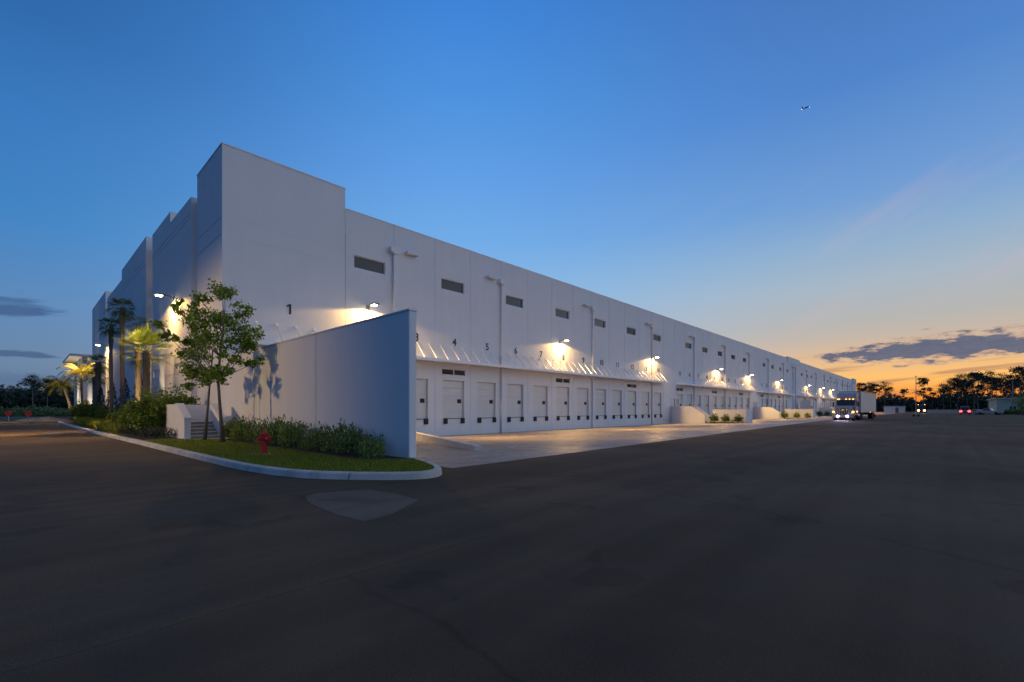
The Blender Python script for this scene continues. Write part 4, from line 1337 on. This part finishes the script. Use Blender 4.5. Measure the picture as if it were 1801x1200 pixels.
# ------------------------------------------------------------------ far vehicles
ft = thing('lorry', 'distant lorry driving this way with two warm headlights', 'lorry', (250, 5.15, 0), R(1.2))
MB().prism([(.1, .5), (0, 1.4), (.2, 3.1), (.5, 3.3), (2.4, 3.3), (2.4, .5)], 'y', -1.2, 1.2).build('cab', mat('red_brown_paint', (.16, .05, .035), .4), ft, fixn=True, bevel=.06)
MB().prism([(-.012, 1.75), (.10, 2.75), (.14, 2.75), (.03, 1.75)], 'y', -1.02, 1.02).build('windshield', SCREEN, ft, fixn=True)
MB().box(-.06, .05, -.7, .7, .75, 1.5).build('grille', GRILL, ft)
MB().box(-.2, .2, -1.2, 1.2, .35, .7).build('bumper', GRILL, ft)
MB().box(2.5, 12, -1.25, 1.25, 1.1, 3.0).build('cargo_bed', GREYM, ft, bevel=.03)
MB().box(.3, 11.9, -.45, .45, .6, 1.05).build('chassis', GRILL, ft)
for s_ in (-1, 1):
    MB().lathe([(.36, 0), (.38, -.05), (.001, -.1)], 12, (-.07, s_ * .9, .95), 'x').build('headlight', HEADW, ft, fixn=True)
    MB().box(.45, .6, s_ * 1.0 - .1, s_ * 1.0 + .1, 3.31, 3.45).build('marker_lamp', AMBER, ft)
    spot('headlight_beam', (-.3, s_ * .9, .95), (-12, s_ * .9, -.4), 1200, 50, .6, (1, .6, .35), ft, .1)
    for xx in (1.2, 9, 10.3):
        wheel(ft, xx, s_ * .98, .5, .4, s_)
    MB().box(2.0 - 1.4, 2.0 - 1.25, s_ * 1.45 - .1, s_ * 1.45 + .1, 1.9, 2.6).build('wing_mirror', GRILL, ft)

cv = thing('van', 'grey van in the lot with two red tail lights lit', 'van', (181.5, -5.4, 0), R(-2))
MB().prism([(0, .35), (-.02, 1.0), (.1, 2.25), (.3, 2.4), (3.6, 2.4), (4.4, 1.5), (5.5, 1.25), (5.6, .35)], 'y', -1.0, 1.0).build('body', mat('grey_car_paint', (.16, .16, .17), .3), cv, fixn=True, bevel=.08)
MB().box(-.008, .10, -.75, .75, 1.35, 2.0).build('rear_window', SCREEN, cv)
MB().box(-.14, .05, -.98, .98, .35, .6).build('bumper', GRILL, cv)
for s_ in (-1, 1):
    MB().box(-.07, .05, s_ * .85 - .26, s_ * .85 + .26, .7, 1.15).build('tail_light', TAIL, cv, bevel=.02)
    MB().box(1.2, 3.4, s_ * 1.005 - .006, s_ * 1.005 + .006, 1.4, 2.05).build('side_window', SCREEN, cv)
    for xx in (.95, 4.6):
        wheel(cv, xx, s_ * .88, .36, .24, s_)
cr_ = thing('car', 'small dark parked car right beside the grey van', 'car', (186.0, -9.0, 0), R(30))
MB().prism([(0, .3), (0, .85), (.5, .95), (1.1, 1.45), (2.6, 1.45), (3.3, .95), (4.3, .8), (4.35, .3)], 'y', -.85, .85).build('body', mat('silver_car_paint', (.3, .3, .31), .3, metal=.4), cr_, fixn=True, bevel=.07)
MB().prism([(.72, .98), (1.18, 1.39), (2.52, 1.39), (3.02, .98)], 'y', -.86, .86).build('side_window', SCREEN, cr_, fixn=True)
for s_ in (-1, 1):
    for xx in (.8, 3.5):
        wheel(cr_, xx, s_ * .76, .32, .22, s_)
pk = thing('pickup', 'pale parked pickup by the shrubs at the far right', 'pickup', (178.0, -12.4, 0), R(70))
MB().prism([(0, .4), (0, 1.05), (1.9, 1.1), (2.1, 1.75), (3.3, 1.75), (3.8, 1.1), (5.1, 1.0), (5.15, .4)], 'y', -.92, .92).build('body', mat('pale_car_paint', (.42, .42, .42), .3), pk, fixn=True, bevel=.07)
MB().prism([(2.2, 1.14), (2.28, 1.68), (3.22, 1.68), (3.6, 1.14)], 'y', -.93, .93).build('side_window', SCREEN, pk, fixn=True)
for s_ in (-1, 1):
    for xx in (.95, 4.1):
        wheel(pk, xx, s_ * .8, .38, .24, s_)
# two rubber wheel chocks on the asphalt
wc = tag(MB().prism([(-.3, 0), (.3, 0), (.2, .36), (-.12, .42)], 'y', -.2, .2).build('wheel_chock', BLACK, bevel=.04, fixn=True), 'black wheel chock lying on the open asphalt, left one of two', 'wheel chock', 'wheel chocks on the asphalt')
wc.location = (125.5, 3.75, 0)
wc2 = wc.copy(); COL.objects.link(wc2); wc2.location = (125.8, 3.05, 0); wc2['label'] = 'black wheel chock lying on the open asphalt, right one of two'

# ------------------------------------------------------------------ far side of the lot
hut = thing('utility_building', 'small white flat roofed building at the far edge of the lot', 'building', (236, 9.6, 0), R(3))
MB().box(0, 9, 0, 6.5, -.1, 2.6).build('wall', WHITE, hut)
MB().box(-.2, 9.2, -.2, 6.7, 2.602, 2.8).build('roof', ROOFM, hut)
MB().box(-.03, -.004, 2.0, 3.0, 0, 2.1).build('door', GREYM, hut)
bb = thing('beige_building', 'low beige building behind the parked cars at the right edge', 'building', (205, -24, 0), R(0))
MB().box(0, 30, 0, 11, -.1, 4.6).build('wall', BEIGE, bb)
MB().box(-.5, 30.5, -.5, 11.5, 4.602, 5.0).build('roof', BEIGE, bb)
for y_ in (1.5, 4.2, 6.9):
    MB().box(-.03, -.004, y_, y_ + 1.3, 1.2, 2.4).build('window', SCREEN, bb)
yw = thing('low_wall', 'long low pale wall between the far vehicles and woods', 'wall', (215, -6, 0), R(92))
MB().box(-6, 9, 0, .3, -.1, 1.3).build('wall', BEIGE, yw)
MB().box(-6.03, 9.03, -.03, .33, 1.303, 1.36).build('coping', TRIM, yw)

def light_pole(loc, h, rz, label, lit=False):
    t = thing('light_pole', label, 'light pole', loc, rz)
    MB().tube([(0, 0, -.1), (0, 0, h)], [.14, .08], 8).build('pole', POLE, t)
    MB().tube([(0, 0, -.05), (0, 0, .6)], .28, 10).build('base', CONC, t)
    MB().tube([(0, 0, h - .15), (-1.2, 0, h)], .04, 6).build('arm', POLE, t)
    hd = MB().box(-1.9, -1.1, -.2, .2, h - .06, h + .1).build('lamp_head', POLE, t, bevel=.03)
    MB().box(-1.85, -1.15, -.16, .16, h - .085, h - .063).build('lens', LENS if lit else DOORP, hd)
    return t
light_pole((205, 5.6, 0), 12.5, 0, 'tall thin light pole left of the distant lorry')
light_pole((199, -15.9, 0), 9.6, 0, 'pale light pole among the trees at the far right')
# yard light outside the picture on the left whose light falls on the screen wall and trees
yl = light_pole((-19.5, 26.5, 0), 8.6, R(180), 'tall yard light pole across the lane from the screen wall', True)
spot('yard_light', (-1.5, 0, 8.507), (-26.5, -0.6, 0.4), 13500, 66, 1.0, (1.0, .64, .25), yl, .03)

# ------------------------------------------------------------------ pines and woods
def pine_proto(h, seed, cw, ncl, base, label):
    random.seed(seed)
    t = thing('pine_tree', label, 'pine tree', (0, 0, 0), 0, 'pines at the edge of the lot')
    tr, lf = MB(), MB()
    pts = [(math.sin(k * .9 + seed) * .18, math.cos(k * .7 + seed) * .18, h * .96 * k / 8 - .1 * (k == 0)) for k in range(9)]
    tr.tube(pts, [.26 - .025 * k for k in range(9)], 7)
    for k in range(ncl):
        t_ = random.random()
        zz = h * (base + (1 - base) * t_ ** .8)
        r_max = cw * (.45 + .55 * math.sin(math.pi * min(1, .25 + .7 * (zz / h - base) / (1 - base))))
        a = random.uniform(0, 6.28); rr = r_max * random.uniform(.25, 1)
        c = Vector((math.cos(a) * rr, math.sin(a) * rr, zz))
        q0 = Vector(pts[min(8, int(zz / h * 8))]); q0.z = min(zz - .3 * rr, h * .95)
        limb(tr, q0, c, .06, .02, .15, 3)
        s = random.uniform(.6, 1.25) * cw * .30
        for _ in range(85):
            v = Vector((random.gauss(0, 1), random.gauss(0, 1), random.gauss(0, .62) + .1)) * s * .66
            lf.leaf(c + v, random.uniform(.32, .7), .5)
    tr.build('trunk', PINEB, t); lf.build('crown', L_PINE, t)
    return t
LP = 'dark silhouetted pine among the trees beyond the lot'
LPL = 'dark pine in the woods beyond the road end'
protos = [pine_proto(18, 11, 3.6, 26, .55, LP), pine_proto(20, 12, 4.2, 34, .5, LP), pine_proto(17, 13, 3.2, 20, .68, LP), pine_proto(19, 14, 4.6, 30, .62, LP), pine_proto(16, 15, 2.8, 26, .42, LP)]
random.seed(77)
def at(px, d_):          # a spot out in the lot from a bearing and a distance
    l_ = (px - 900.5) / 805 * d_
    return (d_ * .7314 + l_ * .682, d_ * .682 - l_ * .7314, 0)
def top_h(py, d_):
    return 1.5 + (720 - py) / 805 * d_
SPEC = [(1516, 674, 285, 2), (1528, 675, 300, 3), (1557, 673, 265, 1), (1541, 676, 300, 2), (1590, 685, 290, 4), (1604, 699, 260, 2), (1624, 666, 240, 4), (1660, 677, 280, 3),
        (1684, 661, 290, 3), (1700, 664, 300, 1), (1712, 655, 270, 0), (1720, 658, 260, 4), (1737, 656, 250, 3), (1752, 668, 270, 2), (1765, 659, 260, 1), (1778, 664, 240, 3), (1794, 645, 190, 0), (1812, 650, 200, 1), (1640, 690, 300, 0), (1672, 672, 300, 1),
        (1690, 668, 310, 0), (1745, 664, 280, 0), (1786, 670, 260, 1)]
used = set()
for px, py, d_, k in SPEC:
    h = top_h(py, d_)
    base_h = (18, 20, 17, 19, 16)[k]
    if k not in used:
        o = protos[k]; used.add(k); o.location = at(px, d_); s = h / base_h; o.scale = (s, s, s); o.rotation_euler = (0, 0, random.uniform(0, 6))
    else:
        dup(protos[k], at(px, d_), random.uniform(0, 6), h / base_h)
SPECL = [(-14, 690, 150, 3), (8, 688, 165, 1), (30, 692, 150, 4), (57, 662, 140, 3), (48, 684, 165, 1), (84, 666, 150, 0), (97, 668, 170, 1), (105, 672, 160, 0), (70, 690, 180, 1), (120, 676, 165, 3), (20, 680, 185, 3), (132, 690, 175, 1)]
for px, py, d_, k in SPECL:
    h = top_h(py, d_)
    dup(protos[k], at(px, d_), random.uniform(0, 6), h / (18, 20, 17, 19, 16)[k], label=LPL, group='pines beyond the road end')

def mass(name, label, cat, px0, px1, d0, d1, hf, n, leaf, m, z0=0.0, z_pow=.8):
    mb = MB()
    for _ in range(n):
        px = random.uniform(px0, px1); d_ = random.uniform(d0, d1)
        x, y, _z = at(px, d_)
        h = hf(px) * (.75 + .25 * math.sin(px * .35 + d_ * .2) * math.sin(px * .11 + 1.3) + .18 * math.sin(px * .9 + d_))
        zz = z0 + h * random.random() ** z_pow
        mb.leaf((x, y, zz), leaf * random.uniform(.5, 1.3), .7)
    return tag(mb.build(name, m), label, cat, kind='stuff')
def interp(tab):
    def f(x):
        for (a, b), (c, d_) in zip(tab, tab[1:]):
            if x <= c: return b + (d_ - b) * max(0, (x - a) / (c - a))
        return tab[-1][1]
    return f
hr = interp([(1490, 7), (1545, 10), (1565, 12), (1590, 9), (1615, 7), (1640, 10), (1660, 13), (1700, 14), (1740, 12), (1770, 13), (1850, 15)])
mass('woods', 'dark mass of undergrowth and trees beyond the right of the lot', 'woods', 1480, 1880, 300, 345, hr, 36000, 1.5, L_WOOD)
hl_ = interp([(-60, 8), (0, 9), (40, 9), (90, 9.6), (140, 9)])
mass('woods', 'dark mass of woodland beyond the end of the road', 'woods', -160, 175, 150, 185, hl_, 34000, 1.0, L_WOOD)
mass('undergrowth', 'low green weeds and scrub past the end of the road', 'scrub', -140, 150, 92, 118, interp([(-60, 1.6), (0, 1.8), (60, 2.2), (95, 1.9), (135, 1.6)]), 9000, .5, L_FIELD)
# sandy heaps past the end of the road
for (x, y, sx, sy, h, lb) in ((-6.5, 82, 4.0, 5, 1.0, 'pale heap of sandy soil at the far left of road end'), (1.9, 86, 2.6, 3, .55, 'grey heap of soil near the entrance kerb end')):
    hb = MB(); nn = 18
    for a in range(nn + 1):
        for b in range(nn + 1):
            u, v = a / nn * 2 - 1, b / nn * 2 - 1
            zz = max(0, (1 - u * u)) * max(0, (1 - v * v))
            hb.v.append((u * sx, v * sy, -.03 + h * zz * (.8 + .3 * math.sin(u * 7 + v * 3) * math.cos(v * 6))))
    for a in range(nn):
        for b in range(nn):
            i = a * (nn + 1) + b
            hb.f.append((i, i + nn + 1, i + nn + 2, i + 1))
    o = tag(hb.build('soil_heap', SAND, smooth=True), lb, 'soil heap'); o.location = (x, y, .02)
# shrubs and one leafy tree at the far right edge of the lot
random.seed(5)
LR = 'dark green shrub in the island at the far right of the lot'
rs = make_shrub(LR, 'shrubs at the right edge of the lot', (118, -7.3, 0), 1.6, 2.4, 420, .34, 'round', L_SHRUB)
for (px, d_, s) in [(1757, 128, .8), (1765, 126, .9), (1773, 125, 1.0), (1782, 124, 1.0), (1791, 122, 1.1), (1800, 120, 1.2), (1812, 118, 1.3), (1796, 128, 1.4), (1778, 132, 1.2)]:
    dup(rs, at(px, d_), random.uniform(0, 6), s)
rs.location = at(1806, 122)
lt = thing('leafy_tree', 'leafy yellow green tree cut by the right edge of the picture', 'tree', at(1797, 118))
tr, lf = MB(), MB()
tr.tube([(0, 0, -.1), (.05, 0, 1.2), (0, .05, 2.6)], [.16, .12, .07], 8)
for k in range(26):
    a = random.uniform(0, 6.28); zz = random.uniform(1.6, 5.4); rr = random.uniform(.3, 2.0) * (1 - abs(zz - 3.4) / 3.4)
    c = Vector((math.cos(a) * rr, math.sin(a) * rr, zz)); limb(tr, (0, 0, min(2.6, zz * .7)), c, .05, .012, .1, 3)
    for _ in range(55):
        lf.leaf(c + Vector((random.gauss(0, 1), random.gauss(0, 1), random.gauss(0, .8))) * .38, random.uniform(.14, .3), .55)
tr.build('trunk', BARK, lt); lf.build('crown', L_OAK, lt)

# ------------------------------------------------------------------ aeroplane
d_ = 470
l_ = (1417 - 900.5) / 805 * d_
apos = (d_ * .7314 + l_ * .682, d_ * .682 - l_ * .7314, 1.5 + (720 - 190) / 805 * d_)
ap = thing('aeroplane', 'small dark propeller aeroplane high in the evening sky with lit wing tips', 'aeroplane', apos, R(-47))
ap.rotation_euler = (R(12), R(-22), R(-47 + 14))
MB().lathe([(.05, -3.6), (.42, -3.2), (.58, -2.0), (.62, -.5), (.5, 1.2), (.26, 3.0), (.12, 4.2)], 14, (0, 0, 0), 'y').build('fuselage', PLANE, ap, smooth=True)
for s_ in (-1, 1):
    w_ = MB().prism([(s_ * .4, -.9), (s_ * 5.1, -.3), (s_ * 5.1, .55), (s_ * .4, .95)], 'z', -.28, -.12).build('wing', PLANE, ap, fixn=True)
    MB().lathe([(.01, -.25), (.22, -.1), (.22, .1), (.01, .25)], 10, (s_ * 5.15, 0, -.2), 'x').build('wing_light', NAVL, w_, fixn=True)
    MB().prism([(s_ * .1, 3.2), (s_ * 1.6, 3.6), (s_ * 1.6, 4.1), (s_ * .1, 4.2)], 'z', .1, .18).build('tailplane', PLANE, ap, fixn=True)
MB().prism([(2.7, .2), (3.6, 2.6), (4.3, 2.6), (4.3, .1)], 'x', -.09, .09).build('tail_fin', PLANE, ap, fixn=True)
